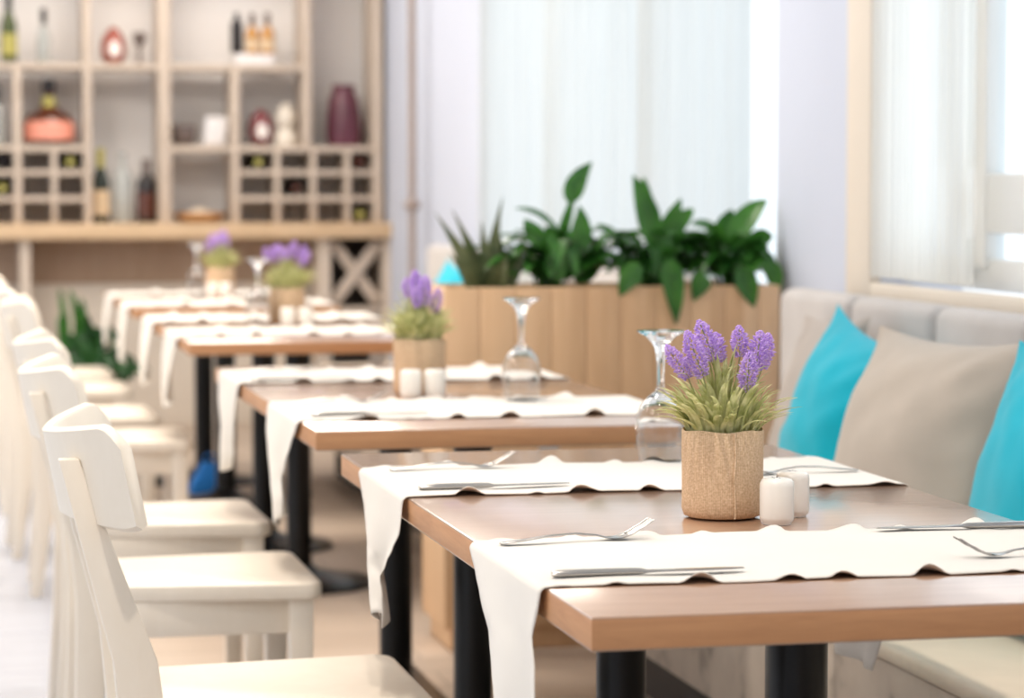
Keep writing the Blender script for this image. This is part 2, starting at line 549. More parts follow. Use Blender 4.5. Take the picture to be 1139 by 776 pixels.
def window(name, ya, yb, z0, z1, muls, transoms, gask=None):
    bm = bmesh.new()
    x0, x1 = RX + .05, RX + .085
    box(bm, x0, x1, ya, ya + .07, z0, z1, .006)
    box(bm, x0, x1, yb - .07, yb, z0, z1, .006)
    box(bm, x0, x1, ya + .07, yb - .07, z0, z0 + .07, .006)
    box(bm, x0, x1, ya + .07, yb - .07, z1 - .07, z1, .006)
    for y, w in muls:
        box(bm, x0 - .01, x1 + .005, y - w / 2, y + w / 2, z0 + .05, z1 - .05, .006)
    for z, w, a, b in transoms:
        box(bm, x0 - .005, x1, a, b, z - w / 2, z + w / 2, .006)
    f = struct(obj(name, bm, M['frame']))
    g = bmesh.new()
    box(g, x0 + .015, x0 + .021, ya + .03, yb - .03, z0 + .03, z1 - .03)
    struct(obj('pane', g, M['pane'], f))
    if gask:
        g = bmesh.new()
        for (y, za, zb) in gask:
            box(g, x0 - .018, x0 - .008, y - .008, y + .008, za, zb, .002)
        struct(obj('gasket', g, M['gasket'], f))
    return f
window('window_1', W1a, W1b, .955, 2.75, [(5.53, .07), (3.9, .14), (2.4, .14)], [(1.145, .13, W1a, 5.53)],
       [(5.575, 1.22, 2.65), (5.575, .98, 1.07)])
window('window_2', W2a, W2b, .60, 2.75, [(8.05, .10), (9.3, .10)], [])
bm = bmesh.new()
box(bm, LX - .12, LX - .05, 0, 11, .5, .57); box(bm, LX - .12, LX - .05, 0, 11, 2.68, 2.75)
for y in (0.035, 2.2, 4.4, 6.6, 8.8, 10.965):
    box(bm, LX - .12, LX - .05, y - .035, y + .035, .5, 2.75)
w3 = struct(obj('window_3', bm, M['frame']))

def curtain(name, ya, yb, x, z0, z1, pitch, amp, mat, label, seed):
    rnd = random.Random(seed)
    n = int((yb - ya) / pitch * 10)
    vs = []; fs = []
    ph = 0
    cols = []
    for i in range(n + 1):
        y = ya + (yb - ya) * i / n
        ph += 2 * PI / 10 * rnd.uniform(0.75, 1.25)
        cols.append((y, ph, rnd.uniform(.8, 1.2)))
    nz = 8
    for j in range(nz + 1):
        t = j / nz
        z = z1 + (z0 - z1) * t
        for y, p, k in cols:
            vs.append((x + amp * math.sin(p) * (0.7 + .3 * t) * k, y + 0.25 * amp * math.cos(p), z))
    for j in range(nz):
        for i in range(n):
            a = j * (n + 1) + i
            fs.append((a, a + 1, a + n + 2, a + n + 1))
    o = pyobj(name, [(v[0] - x, v[1] - ya, v[2] - z0) for v in vs], fs, mat, None, (x, ya, z0), 180)
    return tag(o, label, 'curtain')
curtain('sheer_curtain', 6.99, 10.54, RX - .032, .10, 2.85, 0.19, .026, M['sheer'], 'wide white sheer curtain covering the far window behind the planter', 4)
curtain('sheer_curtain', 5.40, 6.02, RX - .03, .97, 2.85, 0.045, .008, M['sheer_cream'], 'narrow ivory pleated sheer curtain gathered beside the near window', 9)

# ------------------------------------------------------------------ tables
TZ = 0.75
TT = 0.036
TW = 0.732
def make_table(name, label, X0, Y0, L, cols, base):
    t = thing(name, label, 'table', (X0 + TW / 2, Y0 + L / 2, 0), 0, 'dining tables in a row')
    cx, cy = X0 + TW / 2, Y0 + L / 2
    bm = bmesh.new()
    box(bm, -TW / 2, TW / 2, -L / 2, L / 2, TZ - TT, TZ, .0025, 2)
    top = obj('tabletop', bm, [M['table_wood'], M['table_edge']], t)
    for p in top.data.polygons:
        if abs(p.normal.z) < .3:
            p.material_index = 1
    for (px, py) in cols:
        bm = bmesh.new()
        r = .0375
        lathe(bm, [(0, .012), (r, .012), (r, TZ - TT - .012), (0, TZ - TT - .012)], 32, (px - cx, py - cy, 0))
        obj('column', bm, M['black'], t)
        bm = bmesh.new()
        box(bm, px - cx - .16, px - cx + .16, py - cy - .16, py - cy + .16, TZ - TT - .012, TZ - TT, .003)
        obj('mounting_plate', bm, M['black'], t)
        if base == 'round':
            bm = bmesh.new()
            lathe(bm, [(0, 0), (.22, 0), (.225, .006), (.215, .016), (.13, .030), (.06, .045), (.045, .06), (.0, .06)], 48, (px - cx, py - cy, 0))
            obj('base', bm, M['black'], t)
    if base == 'bar':
        y0 = min(c[1] for c in cols) - cy - .34; y1 = max(c[1] for c in cols) - cy + .42
        px = cols[0][0] - cx
        bm = bmesh.new()
        box(bm, px - .11, px + .11, y0, y1, 0, .035, .008, 3)
        obj('base', bm, M['black'], t)
    return t

T = [  # X0, Y0, length
    (0.654, 2.635, 1.690), (0.671, 4.735, 1.700), (0.704, 7.43, 1.66), (0.708, 9.52, 1.60)]
make_table('dining_table', 'nearest brown wooden dining table in the foreground', *T[0], [(1.008, 3.045), (1.008, 3.875)], 'bar')
make_table('dining_table', 'second brown dining table from the front, before the wooden planter', *T[1], [(1.025, 5.08), (1.035, 6.02)], 'bar')
make_table('dining_table', 'third brown dining table from the front, on round black bases', *T[2], [(1.068, 7.90), (1.068, 8.74)], 'round')
make_table('dining_table', 'farthest brown dining table, nearest the wine shelf', *T[3], [(1.07, 9.92), (1.07, 10.70)], 'round')

# ------------------------------------------------------------------ runners
def make_runner(label, X0, Yc, w, seed, left, rdrop, wave=1.0):
    """left: list of (drop, far, near) outline of the hanging tail relative to the runner centre"""
    rnd = random.Random(seed)
    X1 = X0 + TW
    zt = TZ + .0012
    path = []          # (kind, param)
    nv = 28
    vs = []; fs = []
    ph = [rnd.uniform(0, 6.28) for _ in range(8)]
    def edge(x, side):
        s = math.sin(x * 71 + ph[0] + side * 2) + .7 * math.sin(x * 43 + ph[1] - side) + .5 * math.sin(x * 120 + ph[2])
        return max(0, s - 0.15)
    def interp(lst, t):
        for a, b in zip(lst, lst[1:]):
            if t <= b[0]:
                k = (t - a[0]) / (b[0] - a[0]); k = k * k * (3 - 2 * k) * .5 + k * .5
                return a[1] + (b[1] - a[1]) * k, a[2] + (b[2] - a[2]) * k
        return lst[-1][1], lst[-1][2]
    rows = []
    D = left[-1][0]
    nd = 26
    for i in range(nd):
        rows.append(('L', D * (1 - i / nd)))
    for i in range(5):
        rows.append(('cl', i / 5))
    nt_ = 120
    for i in range(nt_ + 1):
        rows.append(('T', X0 + (X1 - X0) * i / nt_))
    for i in range(1, 6):
        rows.append(('cr', i / 5))
    for i in range(1, 17):
        rows.append(('R', rdrop * i / 16))
    R = .008
    for kind, p in rows:
        for j in range(nv + 1):
            v = j / nv * 2 - 1
            if kind == 'T':
                fade = min(1, (p - X0) / .10, (X1 - p) / .06); fade = max(0, fade)
                e = max(0, (abs(v) - .72) / .28) ** 2
                lift = .0062 * wave * e * edge(p, 1 if v > 0 else -1) * fade
                y = v * w / 2 + (.002 * math.sin(p * 23 + ph[3]) + .003 * math.sin(p * 9 + ph[4] + v)) - math.copysign(1, v) * lift * .35 * e
                vs.append((p, y, zt + lift + .0006 * (1 + math.sin(p * 30 + v * 3 + ph[5]))))
            elif kind in ('cl', 'cr'):
                a = p * PI / 2
                if kind == 'cl':
                    x = X0 - R * math.cos(a); z = zt - R + R * math.sin(a)
                else:
                    x = X1 + R * math.sin(a); z = zt - R + R * math.cos(a)
                vs.append((x, v * w / 2 + .003 * math.sin(x * 9 + ph[4] + v), z))
            elif kind == 'L':
                fa, ne = interp(left, p)
                t = p / D
                y = ne + (fa - ne) * (v * .5 + .5)
                x = X0 - R - .006 * math.sin(t * PI) - t * .012 * math.sin(v * 3.3 + ph[6]) - .01 * t
                vs.append((x, y, zt - R - p + (.012 * t * math.sin(v * 2.0 + ph[7]) if t > .5 else 0)))
            else:
                t = p / rdrop
                k = 1 - .55 * t ** 1.3
                vs.append((X1 + R + .006 * math.sin(t * PI) + t * .008 * math.sin(v * 4 + ph[5]), v * w / 2 * k + .03 * t, zt - R - p))
    n = nv + 1
    for i in range(len(rows) - 1):
        for j in range(nv):
            a = i * n + j
            fs.append((a, a + n, a + n + 1, a + 1))
    ox, oy, oz = X0 + TW / 2, Yc, TZ
    vs = [(x - ox, y, z - oz) for x, y, z in vs]
    o = pyobj('table_runner', vs, fs, M['runner'], None, (ox, oy, oz), 180)
    md = o.modifiers.new('thickness', 'SOLIDIFY'); md.thickness = .0012; md.offset = 1
    return tag(o, label, 'table runner', 'cream table runners')

hA = [(0, .195, -.195), (.02, .15, -.19), (.047, .105, -.178), (.08, .04, -.205), (.12, .015, -.217), (.15, .0, -.215), (.2, -.03, -.2), (.25, -.10, -.15)]
hB = [(0, .192, -.192), (.02, .15, -.20), (.041, .107, -.205), (.07, .07, -.165), (.09, .047, -.13), (.117, .018, -.075), (.14, -.005, -.092), (.165, -.02, -.095), (.186, -.045, -.087)]
hC = [(0, .22, -.22), (.04, .20, -.17), (.08, .15, -.12), (.12, .06, -.08), (.16, 0.0, -.09), (.195, -.03, -.07)]
hD = [(0, .20, -.20), (.05, .17, -.17), (.1, .12, -.15), (.15, .09, -.12), (.19, .02, -.06)]
hE = [(0, .2, -.2), (.06, .16, -.17), (.13, .10, -.13), (.2, .03, -.06)]
make_runner('cream runner across the near end of the nearest table', .654, 3.025, .39, 3, hA, .22)
make_runner('cream runner across the far end of the nearest table, its tail a point', .654, 3.89, .385, 8, hB, .29)
make_runner('cream runner across the near end of the second table from the front', .671, 5.14, .44, 5, hC, .2)
make_runner('cream runner across the far end of the second table, behind the shakers', .671, 6.08, .40, 12, hD, .2)
make_runner('cream runner across the near end of the third table from the front', .704, 7.92, .42, 21, hE, .2)
make_runner('cream runner across the far end of the third table from the front', .704, 8.75, .40, 22, hE, .2)
make_runner('cream runner across the near end of the farthest table', .708, 9.88, .42, 25, hE, .2)
make_runner('cream runner across the far end of the farthest table', .708, 10.68, .40, 26, hE, .2)

# ------------------------------------------------------------------ chairs (front towards +X)
def make_chair(label):
    t = thing('dining_chair', label, 'chair', (0, 0, 0), 0, 'cream chairs along the tables')
    m = M['chair']
    # seat: slightly dished plank with rounded corners
    bm = bmesh.new()
    pts = []
    def corner(cx, cy, r, a0):
        return [(cx + r * math.cos(a0 + PI / 2 * k / 5), cy + r * math.sin(a0 + PI / 2 * k / 5)) for k in range(6)]
    x0, x1, yb, yf = -.205, .215, .185, .225
    out = corner(x1 - .03, yf - .03, .03, 0) + corner(x0 + .03, yb - .03, .03, PI / 2) + corner(x0 + .03, -yb + .03, .03, PI) + corner(x1 - .03, -yf + .03, .03, 1.5 * PI)
    def ring(s, z):
        return [(x * s, y * s, z) for x, y in out]
    loft(bm, [ring(.975, .418), ring(.995, .421), ring(1, .427), ring(1, .441), ring(.992, .447), ring(.97, .45)])
    obj('seat', bm, m, t, angle=30)
    # aprons
    bm = bmesh.new()
    box(bm, .155, .177, -.165, .165, .352, .418, .002)
    obj('apron', bm, m, t)
    for s in (-1, 1):
        bm = bmesh.new()
        box(bm, -.16, .155, s * .178 - .011, s * .178 + .011, .352, .418, .002)
        obj('apron', bm, m, t)
    for s in (-1, 1):
        bm = bmesh.new()
        post(bm, [(.176, s * .186, 0, .034, .034), (.176, s * .186, .36, .044, .044), (.176, s * .186, .418, .044, .044)], .003)
        obj('leg', bm, m, t)
    # rear leg running up into the back post
    for s in (-1, 1):
        bm = bmesh.new()
        yb = s * .125
        post(bm, [(-.238, s * .165, 0, .033, .026), (-.212, s * .158, .25, .054, .028), (-.203, s * .154, .42, .066, .028), (-.214, s * .150, .52, .062, .026),
                  (-.258, s * .140, .66, .046, .024), (-.303, s * .132, .805, .029, .022)], .003)
        obj('back_post', bm, m, t)
    # curved top rail
    bm = bmesh.new()
    n = 40
    th = .021
    rings = []
    for i in range(n + 1):
        u = i / n * 2 - 1
        y = .218 * u
        sag = .092 * (1 - abs(u) ** 1.8)
        xc = -.221 - sag
        # plan normal
        du = 1e-3
        def px(u_):
            return -.221 - .092 * (1 - abs(u_) ** 1.8)
        tx = (px(min(1, u + du)) - px(max(-1, u - du))); ty = .218 * (min(1, u + du) - max(-1, u - du))
        L = math.hypot(tx, ty); nx, ny = ty / L, -tx / L       # points +X (inner side)
        e = abs(u)
        cut = 0.032 * max(0, (e - .84) / .16) ** 2.2
        zt = .862 - .022 * (1 - e ** 1.6) - cut * 1.0
        zb = .705 + .006 * (1 - e) + cut * .25
        lean = .20        # leans back towards the top
        ring = []
        for (kk, z, off) in ((0, zb, 0), (1, zb + .006, .5), (2, (zb + zt) / 2, .5), (3, zt - .006, .5), (4, zt, .18), (5, zt, -.18), (6, zt - .006, -.5), (7, (zb + zt) / 2, -.5), (8, zb + .006, -.5)):
            sh = -(z - .705) * lean
            ring.append((xc + nx * th * off + sh + .016, y + ny * th * off, z))
        rings.append(ring)
    loft(bm, rings)
    obj('top_rail', bm, m, t, angle=50)
    # lower back stretcher
    bm = bmesh.new()
    box(bm, -.206, -.186, -.13, .13, .352, .418, .002)
    obj('apron', bm, m, t)
    return t
ch0 = make_chair('cream wooden chair nearest the camera, at the nearest table')
ch0.location = (.493, 3.935, 0)
for (x, y, rz, lab) in [
    (.497, 5.15, .0, 'cream wooden chair second from the camera, at the second table near end'),
    (.515, 6.06, .01, 'cream wooden chair third from the camera, at the second table far end'),
    (.535, 7.97, -.02, 'cream wooden chair fourth from the camera, at the third table near end'),
    (.50, 8.80, .03, 'cream wooden chair fifth from the camera, at the third table far end'),
    (.50, 9.95, 0, 'cream wooden chair sixth from the camera, at the farthest table near end'),
    (.49, 10.75, .02, 'cream wooden chair farthest from the camera, nearest the wine shelf')]:
    dup(ch0, (x, y, 0), rz, lab)

# ------------------------------------------------------------------ lavender pots
def make_lavender(label):
    rnd = random.Random(11)
    t = thing('lavender_pot', label, 'potted plant', (0, 0, 0), 0, 'potted lavender on the tables')
    H, R = .117, .0535
    n = 64
    vs, fs, uv = [], [], []
    prof = [(.0, .002), (R - .008, .002), (R - .003, .004), (R, .012), (R, .03), (R, .06), (R + .0005, .09), (R + .0005, H - .003), (R - .001, H), (R - .003, H - .002), (R - .003, H - .02)]
    for k, (r, z) in enumerate(prof):
        for i in range(n + 1):
            a = 2 * PI * i / n
            wob = 1 + .010 * math.sin(a * 3 + 1) * (z / H) + .004 * math.sin(a * 7 + z * 60)
            zz = z + (.0012 * math.sin(a * 5) if k > 6 else 0)
            vs.append((r * wob * math.cos(a), r * wob * math.sin(a), zz)); uv.append((i / n, z / H * .35))
    for k in range(len(prof) - 1):
        for i in range(n):
            a = k * (n + 1) + i
            fs.append((a, a + 1, a + n + 2, a + n + 1))
    pot = pyobj('pot', vs, fs, M['burlap'], t, uvs=uv)
    bm = bmesh.new()
    a0 = -1.35
    tube(bm, [((R + .0012) * math.cos(a0 + .02 * math.sin(z * 90)), (R + .0012) * math.sin(a0 + .02 * math.sin(z * 90)), z) for z in [H * k / 10 + .004 for k in range(10)] + [H - .002]], .0012, 6)
    obj('seam', bm, M['burlap'], pot)
    bm = bmesh.new()
    lathe(bm, [(0, H - .010), (.03, H - .009), (R - .0045, H - .014), (R - .0045, H - .02), (0, H - .02)], 32)
    obj('soil', bm, M['soil'], t)
    mb = MB()
    def lp(tt):
        return (math.sin(PI * min(1, tt * .85 + .12)) ** .6) * (1 - tt ** 6 * .7)
    for i in range(250):
        a = rnd.uniform(0, 2 * PI)
        r0 = rnd.uniform(.002, .042) if i % 3 else rnd.uniform(.03, .045)
        lean = (r0 / .045) * rnd.uniform(.45, 1.15)
        ln = rnd.uniform(.05, .125) * (1.08 - .45 * r0 / .045)
        out = Vector((math.cos(a + rnd.uniform(-.5, .5)), math.sin(a + rnd.uniform(-.5, .5)), 0))
        p0 = Vector((r0 * math.cos(a), r0 * math.sin(a), H - .014))
        p1 = p0 + Vector((0, 0, ln * .75)) + out * lean * .012
        p2 = p0 + Vector((0, 0, ln * (1.05 - .45 * lean * rnd.uniform(.3, 1.1)))) + out * (.012 + lean * .046)
        mb.blade(p0, p1, p2, rnd.uniform(.0055, .0105), 7, .4, lp, None, rnd.uniform(-.5, .5), (out.y, -out.x, 0))
    # fine pale stalks
    for i in range(26):
        a = rnd.uniform(0, 2 * PI); rr = rnd.uniform(.005, .03)
        p0 = Vector((rr * math.cos(a), rr * math.sin(a), H)); o = Vector((rnd.uniform(-.03, .03), rnd.uniform(-.03, .03), 0))
        mb.blade(p0, p0 + Vector((0, 0, .09)) + o * .3, p0 + Vector((0, 0, rnd.uniform(.07, .1))) + o * 1.5, .0022, 7, .3, None, (1, 0, .2))
    mb.build('foliage', M['lav_leaf'], t)
    S = 850.
    spikes = [((742, 384), (767, 421), -.01, .010), ((764, 368), (783, 418), -.02, .0125), ((779, 357), (797, 402), .0, .0125), ((799, 372), (803, 405), .02, .011),
              ((825, 364), (826, 398), .012, .0105), ((834, 391), (831, 434), -.025, .0115), ((848, 369), (843, 412), .0, .0125), ((859, 373), (852, 412), .022, .011)]
    def L(p, y):
        return Vector(((p[0] - 806) / S, y, (478 - p[1]) / S + H))
    for tip, bs, y, w in spikes:
        a, b = L(tip, y * 1.3), L(bs, y)
        root = Vector((b.x * .35, y * .5, H - .012))
        f = MB()
        d = (a - b)
        ln = d.length
        dn = d.normalized()
        up = Vector((0, 1, 0)); s1 = dn.cross(up).normalized(); s2 = dn.cross(s1)
        nl = int(ln / .0019)
        for i in range(nl):
            tt = i / (nl - 1)
            c = b + d * tt
            wr = w * 1.3 * (math.sin(PI * (tt * .80 + .16)) ** .7)
            k = 9 if wr > .006 else 6
            for j in range(k):
                an = j * 2 * PI / k + i * 2.4 + rnd.uniform(-.3, .3)
                dr = s1 * math.cos(an) + s2 * math.sin(an)
                dirv = dr + dn * rnd.uniform(-.1, .9)
                f.floret(c + dr * wr * .42, dirv, wr * rnd.uniform(.4, .72), .0016)
        sp = f.build('flower_spike', M['lav_flower'], t, angle=30)
        g = MB()
        g.strip([root, root.lerp(b, .5) + Vector((0, 0, .004)), b, b + d * .9], [.0013, .0011, .001, .0008])
        g.build('stem', M['lav_stem'], sp)
    return t
lav0 = make_lavender('burlap pot of purple lavender on the nearest table, in sharp focus')
def PXd(xp, d):       # lateral pixel-scale offset, depth -> room XY
    X = xp * CT
    return X, dY(d, X)
x, y = PXd(1.044, 3.535)
lav0.location = (x, y, TZ); lav0.rotation_euler = (0, 0, -.21)
x, y = PXd(1.022, 5.60)
dup(lav0, (x, y, TZ), 1.1, 'burlap pot of purple lavender on the second table, behind two shakers')
x, y = PXd(1.112, 8.32)
dup(lav0, (x, y, TZ), 2.4, 'burlap pot of purple lavender on the third table from the front')
x, y = PXd(1.125, 10.35)
dup(lav0, (x, y, TZ), 4.0, 'burlap pot of purple lavender on the farthest table')

# ------------------------------------------------------------------ shakers
def make_shaker(label):
    t = thing('shaker', label, 'shaker', (0, 0, 0), 0, 'white shakers beside the pots')
    r, h = .0222, .060
    bm = bmesh.new()
    lathe(bm, [(0, .0004), (r * .82, .0004), (r * .84, .0025), (r * .98, .006), (r, .010), (r, h - .010), (r * .96, h - .005), (r * .85, h - .0015), (r * .6, h), (0, h + .0005)], 48)
    b = obj('body', bm, M['ceramic'], t, angle=60)
    bm = bmesh.new()
    for k in range(5):
        a = k * 2 * PI / 5
        q = (.006 * math.cos(a), .006 * math.sin(a), h) if k else (0, 0, h)
        lathe(bm, [(0, .0008), (.0009, .0008), (.0009, -.001), (0, -.001)], 10, q)
    obj('holes', bm, M['hole'], t)
    return t
sh0 = make_shaker('white ceramic shaker in front, right of the lavender pot on the nearest table')
x, y = PXd(1.093, 3.462); sh0.location = (x, y, TZ)
for xp, d, lab in [(1.140, 3.545, 'white ceramic shaker behind its twin, right of the lavender pot on the nearest table'),
                   (.985, 5.49, 'left of the two white shakers on the second table'),
                   (1.036, 5.50, 'right of the two white shakers on the second table'),
                   (1.10, 8.215, 'left of the two white shakers on the third table'),
                   (1.155, 8.225, 'right of the two white shakers on the third table'),
                   (1.085, 10.245, 'left of the two white shakers on the farthest table'),
                   (1.135, 10.24, 'right of the two white shakers on the farthest table')]:
    x, y = PXd(xp, d)
    dup(sh0, (x, y, TZ), 0, lab)

# ------------------------------------------------------------------ upturned wine glasses
def make_glass(label):
    H = .205
    bm = bmesh.new()
    outer = [(0, 0), (.0375, .0), (.038, .0015), (.036, .003), (.022, .011), (.012, .022), (.0085, .034), (.0062, .05), (.0055, .075), (.0062, .09), (.010, .0965), (.020, .104), (.0305, .117), (.0375, .134), (.0395, .150), (.0385, .172), (.0355, .195), (.0340, .205)]
    inner = [(.0328, .205), (.0343, .195), (.0373, .172), (.0383, .150), (.0362, .1345), (.029, .119), (.018, .107), (.008, .102), (0, .101)]
    lathe(bm, [(r, H - z) for r, z in outer + inner], 48)
    o = obj('wine_glass', bm, M['glass'], None, angle=70)
    return tag(o, label, 'wine glass', 'upturned wine glasses')
g0 = make_glass('upturned wine glass on the nearest table, left of the lavender')
x, y = PXd(1.153, 4.235); g0.location = (x, y, TZ + .003)
for xp, d, lab in [(1.195, 5.42, 'upturned wine glass on the second table, in front of the wooden planter'),
                   (1.012, 8.25, 'upturned wine glass on the third table, left of its lavender'),
                   (1.045, 10.43, 'upturned wine glass on the farthest table, left of its lavender')]:
    x, y = PXd(xp, d)
    dup(g0, (x, y, TZ + .0035), 0, lab)

# ------------------------------------------------------------------ cutlery (handle at -X end, pointing +X)
def make_fork():
    bm = bmesh.new()
    Ls = .195
    def zc(s):
        pts = [(0, .0022), (.12, .0045), (.35, .0095), (.5, .0105), (.62, .008), (.72, .0035), (.78, .003), (.84, .006), (.92, .014), (1, .023)]
        for a, b in zip(pts, pts[1:]):
            if s <= b[0]:
                k = (s - a[0]) / (b[0] - a[0])
                k = k * k * (3 - 2 * k) * .4 + k * .6
                return a[1] + (b[1] - a[1]) * k
        return pts[-1][1]
    def wd(s):
        pts = [(0, .010), (.03, .017), (.12, .0165), (.3, .011), (.5, .0065), (.64, .007), (.70, .016), (.745, .0235), (.8, .0245), (.84, .0245)]
        for a, b in zip(pts, pts[1:]):
            if s <= b[0]:
                k = (s - a[0]) / (b[0] - a[0])
                return a[1] + (b[1] - a[1]) * k
        return pts[-1][1]
    rings = []
    th = .0011
    for i in range(40):
        s = i / 39 * .83
        w = wd(s); z = zc(s); x = s * Ls
        dish = .0022 * max(0, (s - .68) / .15)
        rings.append([(x, -w / 2, z + dish), (x, -w / 4, z + th + dish * .3), (x, 0, z + th), (x, w / 4, z + th + dish * .3), (x, w / 2, z + dish), (x, w / 4, z - th + dish * .3), (x, 0, z - th), (x, -w / 4, z - th + dish * .3)])
    loft(bm, rings)
    for k in range(4):
        y0 = (k - 1.5) * .0066
        rr = []
        for i in range(12):
            s = .80 + .20 * i / 11
            w = .0034 * (1 - .55 * (i / 11) ** 2); z = zc(s) + .0012 * abs(k - 1.5) / 1.5; x = s * Ls
            rr.append([(x, y0 - w / 2, z - th * .9), (x, y0 + w / 2, z - th * .9), (x, y0 + w / 2, z + th * .9), (x, y0 - w / 2, z + th * .9)])
        loft(bm, rr)
    return bm
def make_knife():
    bm = bmesh.new()
    secs = [(0, .010, .003), (.004, .0135, .0042), (.03, .013, .0045), (.09, .0105, .004), (.102, .0105, .0036), (.110, .013, .0016), (.13, .0175, .0011), (.18, .019, .0010), (.205, .0165, .0009), (.222, .008, .0007)]
    rings = []
    for x, w, t in secs:
        z = .0048
        yo = -.002 if x > .1 else 0
        rings.append([(x, yo + w / 2 * math.cos(a), z + t * math.sin(a)) for a in [2 * PI * k / 12 for k in range(12)]])
    loft(bm, rings)
    return bm
fk0 = tag(obj('fork', make_fork(), M['steel']), 'steel fork at the left front setting of the nearest table', 'fork', 'steel forks on the runners')
kn0 = tag(obj('knife', make_knife(), M['steel']), 'steel knife at the left front setting of the nearest table', 'knife', 'steel knives on the runners')
RZ = TZ + .003
fk0.location = (.672, 3.165, RZ); fk0.rotation_euler = (0, 0, .10)
kn0.location = (.672, 2.888, RZ); kn0.rotation_euler = (0, 0, .02)
def put(src, x, y, rz, lab):
    return dup(src, (x, y, RZ), rz, lab)
put(fk0, .684, 4.025, .06, 'steel fork at the left rear setting of the nearest table')
put(kn0, .680, 3.757, .05, 'steel knife at the left rear setting of the nearest table')
put(fk0, 1.363, 2.945, PI + .02, 'steel fork at the right front setting of the nearest table')
put(kn0, 1.382, 3.185, PI - .01, 'steel knife at the right front setting of the nearest table')
put(fk0, 1.376, 3.87, PI + .12, 'steel fork at the right rear setting of the nearest table')
put(fk0, .70, 5.29, .05, 'steel fork at the left front setting of the second table')
put(kn0, .70, 4.995, .03, 'steel knife at the left front setting of the second table')
put(fk0, .70, 6.20, .03, 'steel fork at the left rear setting of the second table')
put(kn0, .70, 5.94, .03, 'steel knife at the left rear setting of the second table')

# ------------------------------------------------------------------ benches and cushions
def make_bench(label, y0, y1, gaps):
    cy = (y0 + y1) / 2
    t = thing('bench', label, 'bench', (1.8, cy, 0), 0, 'upholstered wall benches')
    ox = 1.8
    bm = bmesh.new()
    box(bm, 1.50 - ox, 2.02 - ox, y0 - cy, y1 - cy, .17, .422, .01)
    obj('front_panel', bm, M['bench_front'], t)
    bm = bmesh.new()
    box(bm, 1.62 - ox, 2.12 - ox, y0 - cy + .03, y1 - cy - .03, 0, .17, .004)
    obj('plinth', bm, M['dark_in'], t)
    bm = bmesh.new()
    box(bm, 1.492 - ox, 2.0 - ox, y0 - cy, y1 - cy, .422, .45, .012, 4)
    obj('seat_cushion', bm, M['bench_seat'], t, angle=60)
    bm = bmesh.new()
    box(bm, 2.085 - ox, 2.13 - ox, y0 - cy, y1 - cy, .17, .925, .006)
    obj('back_board', bm, M['greyc'], t)
    for a, b in zip(gaps, gaps[1:]):
        bm = bmesh.new()
        box(bm, 2.0 - ox, 2.085 - ox, a - cy + .009, b - cy - .009, .45, .938, .03, 4)
        obj('back_panel', bm, M['bench'], t, angle=60)
    return t
make_bench('greige upholstered wall bench under the near window, holding large cushions', 1.75, 6.21, [1.75, 2.2, 2.7, 3.2, 3.7, 4.2, 4.70, 5.19, 5.70, 6.21])
make_bench('greige upholstered wall bench beyond the planter, under the far window', 7.12, 10.9, [7.12, 7.66, 8.2, 8.74, 9.28, 9.82, 10.36, 10.9])

def make_cushion(name, label, cat_mat, S, Tk, seed, pinch=.10, SH=None):
    n = 30
    vs = []; fs = []
    idx = {}
    def shape(i, j, sd):
        u, v = i / n * 2 - 1, j / n * 2 - 1
        a = S / 2
        b = (SH or S) / 2
        x = a * u * (1 - pinch * (1 - v * v) * abs(u) ** 1.5)
        y = b * v * (1 - pinch * (1 - u * u) * abs(v) ** 1.5)
        h = Tk / 2 * (max(0, (1 - u * u)) ** .72) * (max(0, (1 - v * v)) ** .66)
        nz = mnoise.noise(Vector((x * 7 + seed, y * 7, sd * 3))) * .010 + mnoise.noise(Vector((x * 16 + seed, y * 16, sd * 5 + 7))) * .005
        edge = min(1, (1 - max(abs(u), abs(v))) * 4)
        # soft creases running in from the corners
        cr = .006 * math.sin(14 * (abs(u) - abs(v)) + seed) * (abs(u * v)) ** .8
        return Vector((x, y, sd * (h + (nz + cr) * edge)))
    for sd in (1, -1):
        for i in range(n + 1):
            for j in range(n + 1):
                if sd == -1 and (i in (0, n) or j in (0, n)):
                    idx[(sd, i, j)] = idx[(1, i, j)]; continue
                idx[(sd, i, j)] = len(vs); vs.append(shape(i, j, sd))
        for i in range(n):
            for j in range(n):
                q = (idx[(sd, i, j)], idx[(sd, i + 1, j)], idx[(sd, i + 1, j + 1)], idx[(sd, i, j + 1)])
                fs.append(q if sd == 1 else tuple(reversed(q)))
    o = pyobj(name, vs, fs, cat_mat, None, (0, 0, 0), 60)
    tag(o, label, 'cushion', 'cushions on the wall benches')
    return o

def lean_cushion(o, X, Y, S, lean, yaw=0.0, roll=0.0, z0=.45):
    """stand on the seat, face towards -X, lean back by lean"""
    # local x -> along Y (bench), local y -> up, local z -> towards -X
    base = Matrix(((0, 0, -1), (-1, 0, 0), (0, 1, 0))).to_4x4()
    R = Matrix.Rotation(yaw, 4, 'Z') @ Matrix.Rotation(lean, 4, 'Y') @ base @ Matrix.Rotation(roll, 4, 'Z')
    zmin = min((R @ v.co).z for v in o.data.vertices)
    o.matrix_world = Matrix.Translation((X, Y, z0 - zmin)) @ R
cu = make_cushion('cushion', 'large taupe cushion between the two turquoise ones on the near bench', M['beige'], .54, .24, 3.0, .09, .49)
lean_cushion(cu, 1.755, 4.60, .50, .30, .18, .0)
cu = make_cushion('cushion', 'turquoise cushion left of the large taupe cushion on the near bench', M['cyan'], .44, .16, 8.0, .10)
lean_cushion(cu, 1.81, 5.235, .47, .30, .03, -.17)
cu = make_cushion('cushion', 'turquoise cushion at the right edge of the photo, on the near bench', M['cyan'], .48, .16, 5.0, .08)
